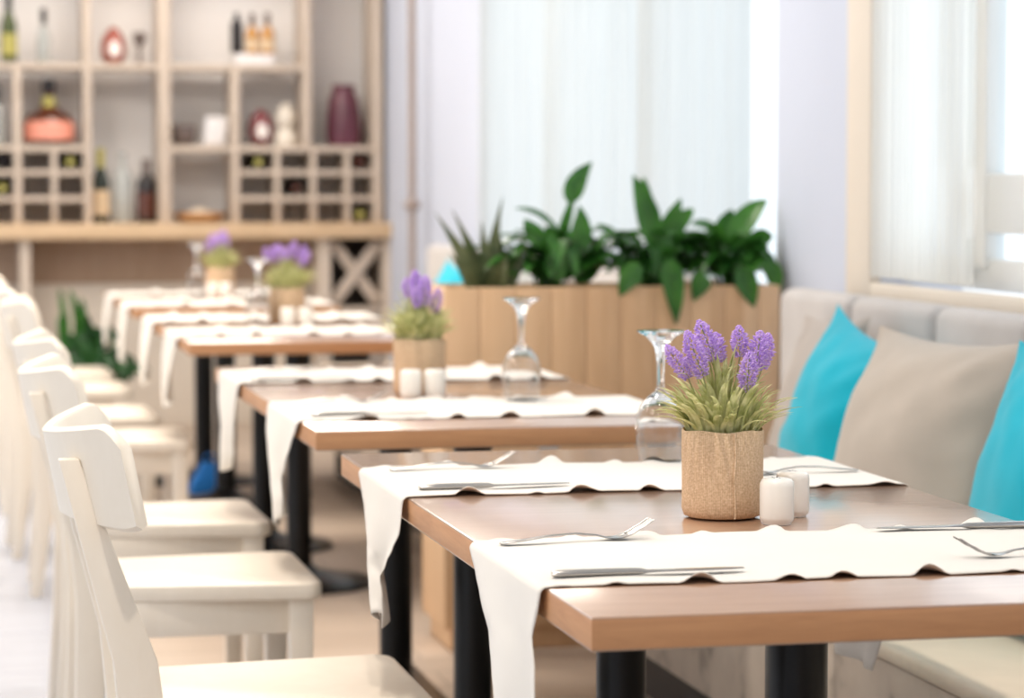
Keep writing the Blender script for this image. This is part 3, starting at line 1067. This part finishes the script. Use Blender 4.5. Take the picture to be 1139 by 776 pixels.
lean_cushion(cu, 1.77, 4.08, .48, .27, .04, -.02)
cu = make_cushion('cushion', 'warm grey cushion at the far end of the near bench, behind the turquoise one', M['greyc'], .46, .11, 14.0, .08)
lean_cushion(cu, 1.88, 5.59, .46, .27, -.03, .04)
cu = make_cushion('cushion', 'turquoise cushion on the far bench, seen right above the planter among the leaves', M['cyan'], .44, .15, 15.0, .08)
lean_cushion(cu, 1.83, 8.95, .44, .24, 0, .05)
cu = make_cushion('cushion', 'turquoise cushion at the far end of the far bench, left of the planter plants', M['cyan'], .44, .15, 17.0, .08)
lean_cushion(cu, 1.85, 9.72, .44, .24, 0, -.08)

# ------------------------------------------------------------------ planter box and plants
PX0, PX1, PY0, PY1, PZ = 1.27, 2.155, 6.66, 6.98, .925
t = thing('planter_box', 'tall pale wooden planter box dividing the two benches', 'planter', ((PX0 + PX1) / 2, (PY0 + PY1) / 2, 0))
bm = bmesh.new()
cx, cy = (PX0 + PX1) / 2, (PY0 + PY1) / 2
hx, hy = (PX1 - PX0) / 2, (PY1 - PY0) / 2
w = .092
x = -hx
k = 0
while x < hx - .01:
    x2 = min(hx, x + w)
    box(bm, x + .0008, x2 - .0008, -hy, -hy + .02, .06, PZ, .0015)
    box(bm, x + .0008, x2 - .0008, hy - .02, hy, .06, PZ, .0015)
    x = x2
y = -hy + .02
while y < hy - .03:
    y2 = min(hy - .02, y + w)
    box(bm, -hx, -hx + .02, y + .0008, y2 - .0008, .06, PZ, .0015)
    box(bm, hx - .02, hx, y + .0008, y2 - .0008, .06, PZ, .0015)
    y = y2
obj('box', bm, M['planter'], t)
bm = bmesh.new()
box(bm, -hx + .02, hx - .02, -hy + .02, hy - .02, .0, .06, .003)
obj('plinth', bm, M['planter'], t)
bm = bmesh.new()
box(bm, -hx + .021, hx - .021, -hy + .021, hy - .021, PZ - .08, PZ - .035, .01)
obj('soil', bm, M['soil'], t)

SC = .002264
def pl(px, py, dy=0.0):        # drawing units of the plants -> room point in the planter's middle plane
    Y = 6.82 + dy
    k = (px + 81) * CT / 3000
    X = Y * CT * k / (1 - ST * k)
    return Vector((X, Y, 1.19 - (py - 203) * (Y * CT + X * ST) / 3000))

def lily(label, rootpx, targeted, nrand, spread, seed, mat, hgt=(.10, .26)):
    rnd = random.Random(seed)
    root = pl(rootpx, 320); root.z = PZ - .036
    t = thing('peace_lily', label, 'plant', root, 0, 'leafy plants in the planter')
    mb = MB(); st = MB()
    def leaf(p_st, blade_pts, w, fold=.3, hint=None):
        p_st = Vector(p_st)
        b0, b1, b2 = [Vector(q) for q in blade_pts]
        mid = p_st.lerp(b0, .5) + Vector((0, 0, .03))
        st.strip([p_st, mid, b0, bez(b0, b1, b2, .5), bez(b0, b1, b2, .85)], [.0035, .003, .0026, .0016, .0008])
        mb.blade(b0, b1, b2, w, 10, fold, lambda q: math.sin(PI * min(1, (q * .97 + .03)) ** .8) ** .8, hint)
    for pts, w, dy, hint in targeted:
        q = [pl(px, py, dy) - root for px, py in pts]
        for qq in q:
            qq.x = min(qq.x, 2.165 - root.x)
        leaf(Vector((rnd.uniform(-.02, .02), rnd.uniform(-.02, .02), 0)), q, w, .25, hint)
    for i in range(nrand):
        a = rnd.uniform(0, 2 * PI)
        out = Vector((math.cos(a), math.sin(a) * .5, 0))
        hh = rnd.uniform(*hgt) * 1.15; rr = rnd.uniform(.02, spread * 1.25)
        p0 = Vector((rnd.uniform(-.03, .03), rnd.uniform(-.025, .025), 0))
        b0 = p0 + out * rr * .4 + Vector((0, 0, hh * .62))
        ln = rnd.uniform(.11, .19)
        b1 = b0 + out * ln * .45 + Vector((0, 0, ln * .42))
        b2 = b0 + out * (ln * .95) + Vector((0, 0, ln * rnd.uniform(-.55, .35)))
        for q in (b0, b1, b2):
            q.x = min(q.x, 2.155 - root.x)
            q.z = max(q.z, PZ + .02 - root.z)
        b0.x = min(b0.x, 2.10 - root.x)
        leaf(p0, (b0, b1, b2), rnd.uniform(.034, .062))
    f = mb.build('foliage', mat, t)
    st.build('stems', M['leaf'], t)
    return t
FR = (0, -1, .25)      # blades facing the tables
lily('peace lily left in the planter, with one tall leaf reaching up', 612, [
    (((636, 226), (634, 205), (659, 180)), .055, -.02, FR), (((618, 288), (628, 250), (640, 212)), .030, -.02, FR), (((640, 285), (650, 262), (645, 228)), .060, -.06, FR),
    (((625, 262), (600, 232), (572, 232)), .055, .0, (0, -.3, 1)), (((610, 275), (590, 258), (584, 243)), .05, -.05, FR),
    (((600, 300), (575, 285), (555, 300)), .06, -.04, (0, -.3, 1)), (((630, 310), (655, 280), (690, 285)), .07, -.05, (0, -.5, 1)),
    (((620, 312), (622, 285), (612, 255)), .06, -.07, FR), (((640, 312), (660, 300), (668, 262)), .06, .03, FR)], 52, .13, 5, M['leaf'], (.06, .2))
lily('peace lily in the middle of the planter, one leaf hanging over the front', 728, [
    (((728, 275), (722, 235), (704, 194)), .066, -.03, FR), (((722, 262), (716, 225), (716, 196)), .05, -.01, FR), (((742, 290), (750, 305), (753, 362)), .062, -.175, FR),
    (((725, 282), (760, 240), (772, 232)), .05, .02, FR), (((700, 290), (680, 255), (662, 250)), .06, .02, (0, -.5, 1)),
    (((735, 275), (745, 248), (758, 220)), .05, .04, FR), (((715, 300), (700, 300), (690, 330)), .06, -.16, FR),
    (((735, 312), (735, 290), (745, 258)), .07, -.06, FR)], 56, .14, 17, M['leaf'], (.06, .2))
lily('peace lily right in the planter, arching leaves towards the blue grey wall', 815, [
    (((805, 285), (835, 232), (886, 222)), .075, -.02, (0, -.6, 1)), (((825, 285), (860, 258), (900, 258)), .068, -.04, (0, -.6, 1)),
    (((840, 295), (885, 270), (916, 316)), .062, -.03, (0, -.6, 1)), (((800, 275), (790, 245), (768, 250)), .06, 0, (0, -.6, 1)),
    (((822, 300), (830, 310), (840, 342)), .065, -.16, FR), (((800, 275), (805, 252), (815, 232)), .06, .02, FR),
    (((785, 305), (780, 310), (772, 335)), .055, -.165, FR), (((850, 300), (870, 290), (880, 335)), .05, -.1, FR), (((820, 310), (835, 285), (865, 285)), .075, -.07, (0, -.6, 1))], 56, .14, 29, M['leaf'], (.06, .19))
# strap-leaved plant at the left end
root = pl(540, 320); root.z = PZ - .036
t = thing('strap_leaf_plant', 'olive strap-leaved plant at the left end of the planter', 'plant', root, 0, 'leafy plants in the planter')
mb = MB()
def strapprof(q):
    return (1 - q ** 3) * (.55 + .45 * math.sin(PI * min(1, q + .2)))
for pts, w, dy in [(((535, 318), (515, 280), (484, 236)), .042, -.02), (((540, 315), (525, 275), (503, 232)), .036, .03), (((548, 318), (545, 275), (560, 218)), .042, -.03),
                   (((545, 318), (540, 290), (536, 246)), .05, -.05), (((552, 318), (560, 290), (552, 246)), .05, .0), (((530, 318), (520, 305), (500, 280)), .045, -.08), (((555, 318), (575, 300), (585, 270)), .05, -.06), (((540, 318), (530, 290), (522, 262)), .05, .06), (((550, 318), (556, 300), (565, 285)), .055, -.09)]:
    q = [pl(px, py, dy) - root for px, py in pts]
    q[0] = Vector((q[0].x * .6, q[0].y * .5, 0))
    mb.blade(q[0], q[1], q[2], w, 10, .5, strapprof, (0.1, -1, .2))
mb.build('foliage', M['leaf_olive'], t)

# ------------------------------------------------------------------ wine shelf at the far wall
SY0, SY1 = 13.0, 13.30
def sx(px):
    k = (px + 81) * CT / 3000
    return SY0 * CT * k / (1 - ST * k)
def sz(py):
    return 1.19 - (py - 203) * .00432
SXC = sx(200)
t = thing('wine_shelf', 'pale oak wall shelf with wine racks and counter at the far wall', 'shelf', (SXC, (SY0 + SY1) / 2, 0))
oy = (SY0 + SY1) / 2
def part(name, boxes, mat, bev=.003):
    bm = bmesh.new()
    for (xa, xb, ya, yb, za, zb) in boxes:
        box(bm, xa - SXC, xb - SXC, ya - oy, yb - oy, za, zb, bev)
    return obj(name, bm, mat, t)
ZC = sz(248)          # counter top
ZT = 2.35
LXs = sx(-150)
RXs = sx(427)
# uprights
for a, b, za, zb in [(95, 104, sz(248), ZT), (178, 192, ZC, ZT), (17, 26, ZC, sz(77)), (259, 268, ZC, sz(77)), (338, 348, sz(166), ZT), (416, 427, ZC, ZT), (-70, -58, ZC, ZT), (-150, -140, ZC, ZT)]:
    part('upright', [(sx(a), sx(b), SY0, SY1, za, zb)], M['shelf'])
e = .0006
for xa, xb, py in [(-140, 95, 75), (104, 178, 75), (192, 338, 75), (-140, 95, 165), (192, 259, 165), (268, 416, 165), (348, 416, -70), (192, 338, -70), (104, 178, -70), (-58, 95, -70)]:
    part('shelf_board', [(sx(xa) + e, sx(xb) - e, SY0 + .004, SY1 - .004, sz(py + 4), sz(py - 3))], M['shelf'])
part('top_board', [(LXs, RXs, SY0, SY1, ZT, ZT + .03)], M['shelf'])
part('counter_top', [(LXs, sx(437), SY0 - .12, SY1, sz(265), ZC)], M['counter'], .004)
# wine racks: thin crossing boards
def rack(x0, x1, xs, ys):
    b = []
    for px in xs:
        b.append((sx(px) - .013, sx(px) + .013, SY0 + .006, SY1 - .02, ZC, sz(168)))
    for py in ys:
        b.append((sx(x0) + e, sx(x1) - e, SY0 + .007, SY1 - .021, sz(py + 3), sz(py - 3)))
    part('wine_rack', b, M['shelf'], .002)
    part('rack_back', [(sx(x0) + e, sx(x1) - e, SY1 - .02, SY1 - .006, ZC, sz(168))], M['rack_back'], 0)
rack(26, 95, [62], [192, 221])
rack(-58, 17, [-20], [192, 221])
rack(268, 416, [310, 350, 388], [192, 221])
# base below the counter
part('base_panel', [(LXs, sx(352), SY1 - .05, SY1, .70, sz(265))], M['panel'], .002)
part('base_wall', [(LXs, sx(352), SY1 - .04, SY1, 0, .70)], M['trim'], .002)
for a, b in [(22, 34), (-150, -140), (352, 366), (424, 437)]:
    part('leg', [(sx(a), sx(b), SY0 - .08, SY1 - .06, 0, sz(265))], M['shelf'])
part('cabinet_back', [(sx(366), sx(424), SY1 - .06, SY1 - .04, .3, sz(265))], M['dark_in'], 0)
part('cabinet_board', [(sx(366), sx(424), SY0 - .07, SY1 - .06, sz(350), sz(343))], M['shelf'])
xa, xb, za, zb = sx(366), sx(424), sz(343), sz(265)
cxm, czm = (xa + xb) / 2, (za + zb) / 2
ang = math.atan2(zb - za, xb - xa); ln = math.hypot(zb - za, xb - xa)
for i, s in enumerate((1, -1)):
    bm = bmesh.new()
    R_ = Matrix.Translation((cxm - SXC, SY0 - .03 + i * .021 - oy, czm)) @ Matrix.Rotation(-s * ang, 4, 'Y')
    box(bm, -ln / 2 + .03, ln / 2 - .03, -.01, .01, -.028, .028, .002, 2, R_)
    obj('cross_brace', bm, M['shelf'], t)

# things on the shelf
SYm = (SY0 + SY1) / 2 - .02
def stand(o_fn, px, py):
    return (sx(px) , SYm, sz(py))
def bottle(label, px, pyb, pyt, wpx, glass, lab_mat=None, cap_mat=None, neck=.5, lay=None):
    h = (pyb - pyt) * .00432; r = wpx * .00432 / 2
    t = thing('bottle', label, 'bottle', (sx(px), SYm, sz(pyb) + .0005), 0, 'bottles on the wine shelf')
    bm = bmesh.new()
    nr = r * .36
    lathe(bm, [(0, 0), (r * .9, 0), (r, .006), (r, h * (1 - neck)), (r * .92, h * (1 - neck) + .02), (nr * 1.2, h * (1 - neck * .55)), (nr, h * (1 - neck * .45)), (nr, h * .96), (nr * 1.15, h * .965), (nr * 1.15, h), (0, h)], 28)
    obj('body', bm, glass, t, angle=50)
    if lab_mat:
        bm = bmesh.new()
        lathe(bm, [(r * 1.012, h * .10), (r * 1.015, h * .10), (r * 1.015, h * (1 - neck) * .8), (r * 1.012, h * (1 - neck) * .8)], 28)
        obj('label', bm, lab_mat, t)
    if cap_mat:
        bm = bmesh.new()
        lathe(bm, [(0, h * .72), (nr * 1.25, h * .72), (nr * 1.25, h + .004), (0, h + .004)], 20)
        obj('cap', bm, cap_mat, t)
    return t
bottle('tall dark green wine bottle with yellow label on the top left shelf', 14, 71, -8, 18, M['g_olive'], M['yellow_label'], M['g_dark'])
bottle('clear stemmed decanter with dark stopper on the top left shelf', 53, 71, 12, 15, M['g_pale'], None, M['g_black'], .6)
bottle('bottle with kraft label, leftmost of three standing on the counter', 115, 247.5, 166, 20, M['g_dark'], M['kraft'], M['yellow_label'], .45)
bottle('clear glass bottle, middle of three standing on the counter', 140, 247.5, 170, 22, M['g_pale'], None, None, .4)
bottle('black bottle, rightmost of three standing on the counter', 166.5, 247.5, 178, 22, M['g_black'], M['g_brown'], M['clay'], .4)
bottle('small black bottle in the group on the white tray', 269, 58.5, 14, 14, M['g_black'], None, M['g_black'], .3)
bottle('amber bottle in the middle of the group on the white tray', 286, 58.5, 15, 16, M['amber'], M['kraft'], M['clay'], .55)
bottle('amber bottle at the right of the group on the white tray', 303, 58.5, 14, 16, M['amber'], M['kraft'], M['clay'], .55)
bottle('pale bottle at the left edge of the photo on the middle shelf', 1, 161, 98, 14, M['g_pale'], M['g_pale'], M['g_dark'], .5)
bm = bmesh.new(); box(bm, -.095, .095, -.07, .07, 0, .05, .006)
o = tag(obj('tray', bm, M['white_c']), 'white block tray under the group of amber bottles', 'tray'); o.location = (sx(287), SYm, sz(72) + .001)
# big round flask
def lathe_thing(name, label, cat, px, pyb, prof, mat, extra=None, group=None):
    t = thing(name, label, cat, (sx(px), SYm, sz(pyb) + .0005), 0, group)
    bm = bmesh.new(); lathe(bm, prof, 32); obj('body', bm, mat, t, angle=60)
    for nm, pr, m2 in (extra or []):
        bm = bmesh.new(); lathe(bm, pr, 32); obj(nm, bm, m2, t, angle=60)
    return t
u = .00432
lathe_thing('flask', 'wide round bottle with salmon label and dark stopper on the left shelf', 'bottle', 58, 161,
    [(0, 0), (22 * u, 0), (27 * u, 3 * u), (27.5 * u, 20 * u), (25 * u, 30 * u), (14 * u, 37 * u), (8 * u, 42 * u), (6 * u, 52 * u), (6 * u, 58 * u), (0, 58 * u)], M['g_brown'],
    [('label', [(27.7 * u, 5 * u), (28.1 * u, 5 * u), (28.1 * u, 22 * u), (27.0 * u, 25.5 * u)], M['pink_label']), ('neck_band', [(8.4 * u, 42 * u), (6.5 * u, 53 * u), (6.2 * u, 53 * u)], M['yellow_label']),
     ('stopper', [(0, 57 * u), (7 * u, 57 * u), (7.5 * u, 62 * u), (7 * u, 72 * u), (0, 73 * u)], M['g_black'])], 'bottles on the wine shelf')
def egg(label, px, pyb, mat):
    t = thing('egg_jar', label, 'jar', (sx(px), SYm, sz(pyb) + .0005), 0, 'egg shaped jars on the wine shelf')
    bm = bmesh.new()
    lathe(bm, [(0, 0), (8 * u, 0), (13 * u, 8 * u), (14 * u, 18 * u), (12 * u, 28 * u), (7 * u, 36 * u), (3 * u, 40 * u), (0, 41 * u)], 32)
    obj('body', bm, mat, t, angle=70)
    bm = bmesh.new()
    rings = []
    for k in range(24):
        a = 2 * PI * k / 24
    lathe(bm, [(0, .0), (7 * u, 0.0), (6.5 * u, 1.2 * u), (0, 2 * u)], 24)
    bmesh.ops.transform(bm, matrix=Matrix.Translation((0, -12.6 * u, 16 * u)) @ Matrix.Rotation(PI / 2, 4, 'X') @ Matrix.Scale(1.25, 4, (0, 1, 0)), verts=bm.verts)
    obj('white_spot', bm, M['white_label'], t)
egg('red egg shaped jar with pale front on the upper left shelf', 131, 71.5, M['red_glass'])
egg('crimson egg shaped jar with pale front on the right middle shelf', 295, 161.5, M['wine_red'])
lathe_thing('goblet', 'small dark goblet beside the red egg shaped jar', 'goblet', 160, 71.5, [(0, 0), (6 * u, 0), (6 * u, 1 * u), (1.5 * u, 3 * u), (1.5 * u, 18 * u), (6 * u, 23 * u), (8 * u, 30 * u), (7 * u, 35 * u), (6 * u, 35 * u), (0, 25 * u)], M['clay'])
lathe_thing('bowl', 'grey brown stoneware bowl on the middle shelf', 'bowl', 207.8, 161.5, [(0, 0), (9 * u, 0), (13.5 * u, 6 * u), (14.5 * u, 22 * u), (13 * u, 22 * u), (12 * u, 8 * u), (0, 4 * u)], M['clay'])
lathe_thing('gourd_jar', 'ivory gourd shaped jar beside the crimson jar', 'jar', 323, 161.5, [(0, 0), (12 * u, 0), (13.5 * u, 7 * u), (11 * u, 15 * u), (7 * u, 19 * u), (11 * u, 25 * u), (12 * u, 33 * u), (8 * u, 41 * u), (4 * u, 47 * u), (0, 49 * u)], M['ivory_c'])
lathe_thing('tall_vase', 'tall fluted burgundy vase on the right end of the middle shelf', 'vase', 388, 161.5, [(0, 0), (19 * u, 0), (20.5 * u, 14 * u), (19.5 * u, 34 * u), (16 * u, 54 * u), (12 * u, 60 * u), (13.5 * u, 68 * u), (12 * u, 68.5 * u), (10 * u, 60 * u), (0, 55 * u)], M['burgundy'])
# tilted white box
bm = bmesh.new(); box(bm, -12.5 * u, 12.5 * u, -.05, .05, 0, 32 * u, .012, 3)
bmesh.ops.transform(bm, matrix=Matrix.Shear('XY', 4, (.12, 0)), verts=bm.verts)
o = tag(obj('vase', bm, M['white_c']), 'white slanted square vase on the middle shelf', 'vase'); o.location = (sx(241), SYm, sz(161.5)+.0005); o.rotation_euler = (0, 0, .1)
lathe_thing('serving_bowl', 'shallow honey wood bowl holding a pale cloth on the counter', 'bowl', 226, 247.8, [(0, 0), (20 * u, 0), (28 * u, 5 * u), (30 * u, 11 * u), (28 * u, 11 * u), (24 * u, 6 * u), (0, 4 * u)], M['bowl_wood'],
    [('cloth', [(0, 17 * u), (8 * u, 15 * u), (15 * u, 11 * u), (20 * u, 7 * u), (0, 6 * u)], M['bread'])])
# bottles lying in the racks
def lying(label, px, py, glass, cap):
    t = thing('bottle', label, 'bottle', (sx(px), SY0 + .02, sz(py)), 0, 'bottles lying in the wine racks')
    r = 8.5 * u
    bm = bmesh.new()
    lathe(bm, [(0, .25), (r, .25), (r, .12), (r * .9, .10), (r * .4, .05), (r * .38, 0), (0, 0)], 24)
    bmesh.ops.transform(bm, matrix=Matrix.Rotation(-PI / 2, 4, 'X'), verts=bm.verts)
    obj('body', bm, glass, t)
    bm = bmesh.new()
    lathe(bm, [(0, .03), (r * .48, .03), (r * .48, -.004), (0, -.004)], 20)
    bmesh.ops.transform(bm, matrix=Matrix.Rotation(-PI / 2, 4, 'X'), verts=bm.verts)
    obj('cap', bm, cap, t)
for px, py, gl, cp, lab in [
    (80, 180.6, 'g_dark', 'yellow_label', 'dark bottle with yellow cap in the left rack, top right cell'),
    (6, 180.6, 'g_black', 'g_black', 'black bottle in the top left cell at the photo edge'),
    (4, 209.6, 'g_dark', 'yellow_label', 'dark bottle with yellow cap in the middle left cell at the photo edge'),
    (289, 180.6, 'g_black', 'yellow_label', 'black bottle with yellow cap in the right rack, top left cell'),
    (331, 209.6, 'g_black', 'g_brown', 'black bottle with brown cap in the middle of the right rack'),
    (402, 180.6, 'g_brown', 'g_brown', 'reddish brown bottle in the right rack, top right cell'),
    (402, 239.6, 'g_olive', 'yellow_label', 'olive bottle with yellow cap in the right rack, bottom right cell')]:
    lying(lab, px, py - .6, M[gl], M[cp])

# slim pole by the wall
X, Y = PXd(2.17, 12.05)
t = thing('pole', 'slim brown upright pole with a knob, right of the wine shelf', 'pole', (X, Y, 0))
bm = bmesh.new(); lathe(bm, [(0, .015), (.017, .015), (.017, 2.7), (0, 2.7)], 20); obj('shaft', bm, M['bronze'], t)
bm = bmesh.new(); lathe(bm, [(0, 0), (.04, 0), (.04, .012), (.02, .02), (0, .02)], 28); obj('foot', bm, M['bronze'], t)
bm = bmesh.new(); lathe(bm, [(0, 1.065), (.03, 1.07), (.04, 1.09), (.03, 1.11), (0, 1.115)], 20); obj('knob', bm, M['bronze'], t)

# floor plants by the counter
def floor_plant(label, X, Y, hpot, n, hgt, spread, mat, seed, width, upright):
    rnd = random.Random(seed)
    t = thing('floor_plant', label, 'plant', (X, Y, 0), 0, 'plants standing by the counter')
    bm = bmesh.new(); lathe(bm, [(0, 0), (.10, 0), (.13, hpot), (.118, hpot), (.112, hpot - .03), (0, hpot - .03)], 32); obj('pot', bm, M['terracotta'], t)
    mb = MB()
    for i in range(n):
        a = rnd.uniform(0, 2 * PI); out = Vector((math.cos(a), math.sin(a), 0))
        p0 = Vector((rnd.uniform(-.05, .05), rnd.uniform(-.05, .05), hpot - .03))
        hh = rnd.uniform(hgt * .45, hgt)
        r = spread * rnd.uniform(.3, 1)
        mb.blade(p0, p0 + Vector((0, 0, hh * .9)) + out * r * .25, p0 + Vector((0, 0, hh * (1 if upright else rnd.uniform(.4, .9)))) + out * r, width * rnd.uniform(.7, 1.2), 9, .35, None, (0, -1, .3))
    mb.build('foliage', mat, t)
    return t
floor_plant('tall narrow green plant before the counter, between the chairs and the tables', .66, 12.5, .25, 11, .50, .09, M['leaf'], 3, .032, True)
floor_plant('bushy dark green plant before the counter, left of the farthest table', .73, 11.75, .22, 46, .50, .19, M['leaf_dark'], 6, .06, False)

# blue bag on the floor
bm = bmesh.new()
rings = []
for z, a, b in [(0, .05, .04), (.01, .06, .05), (.06, .062, .048), (.10, .05, .03), (.125, .045, .008)]:
    rings.append([(a * math.copysign(abs(math.cos(q)) ** .6, math.cos(q)) + z * .35, b * math.copysign(abs(math.sin(q)) ** .6, math.sin(q)), z) for q in [2 * PI * k / 24 for k in range(24)]])
loft(bm, rings)
X, Y = PXd(1.075, 10.28)
t = thing('cloth_bag', 'small bright blue bag on the floor under the farthest table', 'bag', (X - .03, Y, 0))
obj('body', bm, M['blue_bag'], t, angle=60)
bm = bmesh.new()
tube(bm, [(.03 + .03 * math.cos(a), 0, .118 + .035 * math.sin(a)) for a in [PI * k / 10 for k in range(11)]], .004, 8)
obj('handle', bm, M['blue_bag'], t)

# ------------------------------------------------------------------ light
w = bpy.data.worlds.new('World')
bpy.context.scene.world = w
w.use_nodes = True
bg = w.node_tree.nodes['Background']
bg.inputs['Color'].default_value = (0.90, 0.955, 1.0, 1)
bg.inputs['Strength'].default_value = 1.22

def area(name, loc, rot, sx_, sy_, power, col, portal=False):
    l = bpy.data.lights.new(name, 'AREA')
    l.shape = 'RECTANGLE'; l.size = sx_; l.size_y = sy_
    l.energy = power; l.color = col
    o = bpy.data.objects.new(name, l); C.objects.link(o)
    o.location = loc; o.rotation_euler = rot
    if portal:
        l.cycles.is_portal = True
    return o
# daylight enters through the openings
area('portal_near', (RX + .18, (W1a + W1b) / 2, 1.85), (0, PI / 2, 0), 1.8, W1b - W1a, 1, (1, 1, 1), True)
area('portal_far', (RX + .18, (W2a + W2b) / 2, 1.67), (0, PI / 2, 0), 2.15, W2b - W2a, 1, (1, 1, 1), True)
area('portal_left', (LX - .18, 5.5, 1.62), (0, -PI / 2, 0), 2.25, 11, 1, (1, 1, 1), True)
# unseen soft ceiling lights, several added to brighten the shelf and chairs
WARM = (1.0, .90, .79)
for (x, y, pw) in [(-.5, .6, 24), (-1.4, 3.0, 14), (-1.2, 5.4, 20), (-1.2, 8.0, 22), (1.0, 11.9, 24), (.9, 9.4, 34), (-.6, 10.2, 38), (.9, 7.2, 20)]:
    area('ceiling_fill', (x, y, 2.97), (0, 0, 0), .9, .9, pw, WARM)
for y in (2.7, 4.3, 5.9, 7.9, 9.9):
    l = bpy.data.lights.new('downlight', 'SPOT'); l.energy = 72; l.color = WARM
    l.spot_size = math.radians(80); l.spot_blend = .6; l.shadow_soft_size = .06
    o = bpy.data.objects.new('downlight', l); C.objects.link(o)
    o.location = (.45, y, 2.96)

# ------------------------------------------------------------------ camera
cam = bpy.data.cameras.new('camera')
co = bpy.data.objects.new('camera', cam); C.objects.link(co)
cam.sensor_fit = 'HORIZONTAL'; cam.sensor_width = 36
cam.lens = 3000 / 1139 * 36
co.location = (0, 0, 1.19)
co.rotation_euler = (PI / 2 - math.atan(185 / 3000), 0, -TH)
cam.dof.use_dof = True
cam.dof.focus_distance = 3.42
cam.dof.aperture_fstop = 4.8
cam.clip_end = 100
sc = bpy.context.scene
sc.camera = co
sc.view_settings.view_transform = 'Standard'
sc.view_settings.look = 'None'
sc.view_settings.gamma = 1
sc.view_settings.use_curve_mapping = False
sc.view_settings.exposure = 0.46
try:
    sc.cycles.use_denoising = True
    sc.cycles.denoiser = 'OPENIMAGEDENOISE'
    sc.cycles.max_bounces = 10
    sc.cycles.transparent_max_bounces = 16
    sc.cycles.sample_clamp_indirect = 8
    sc.cycles.caustics_reflective = False
    sc.cycles.caustics_refractive = False
except Exception:
    pass
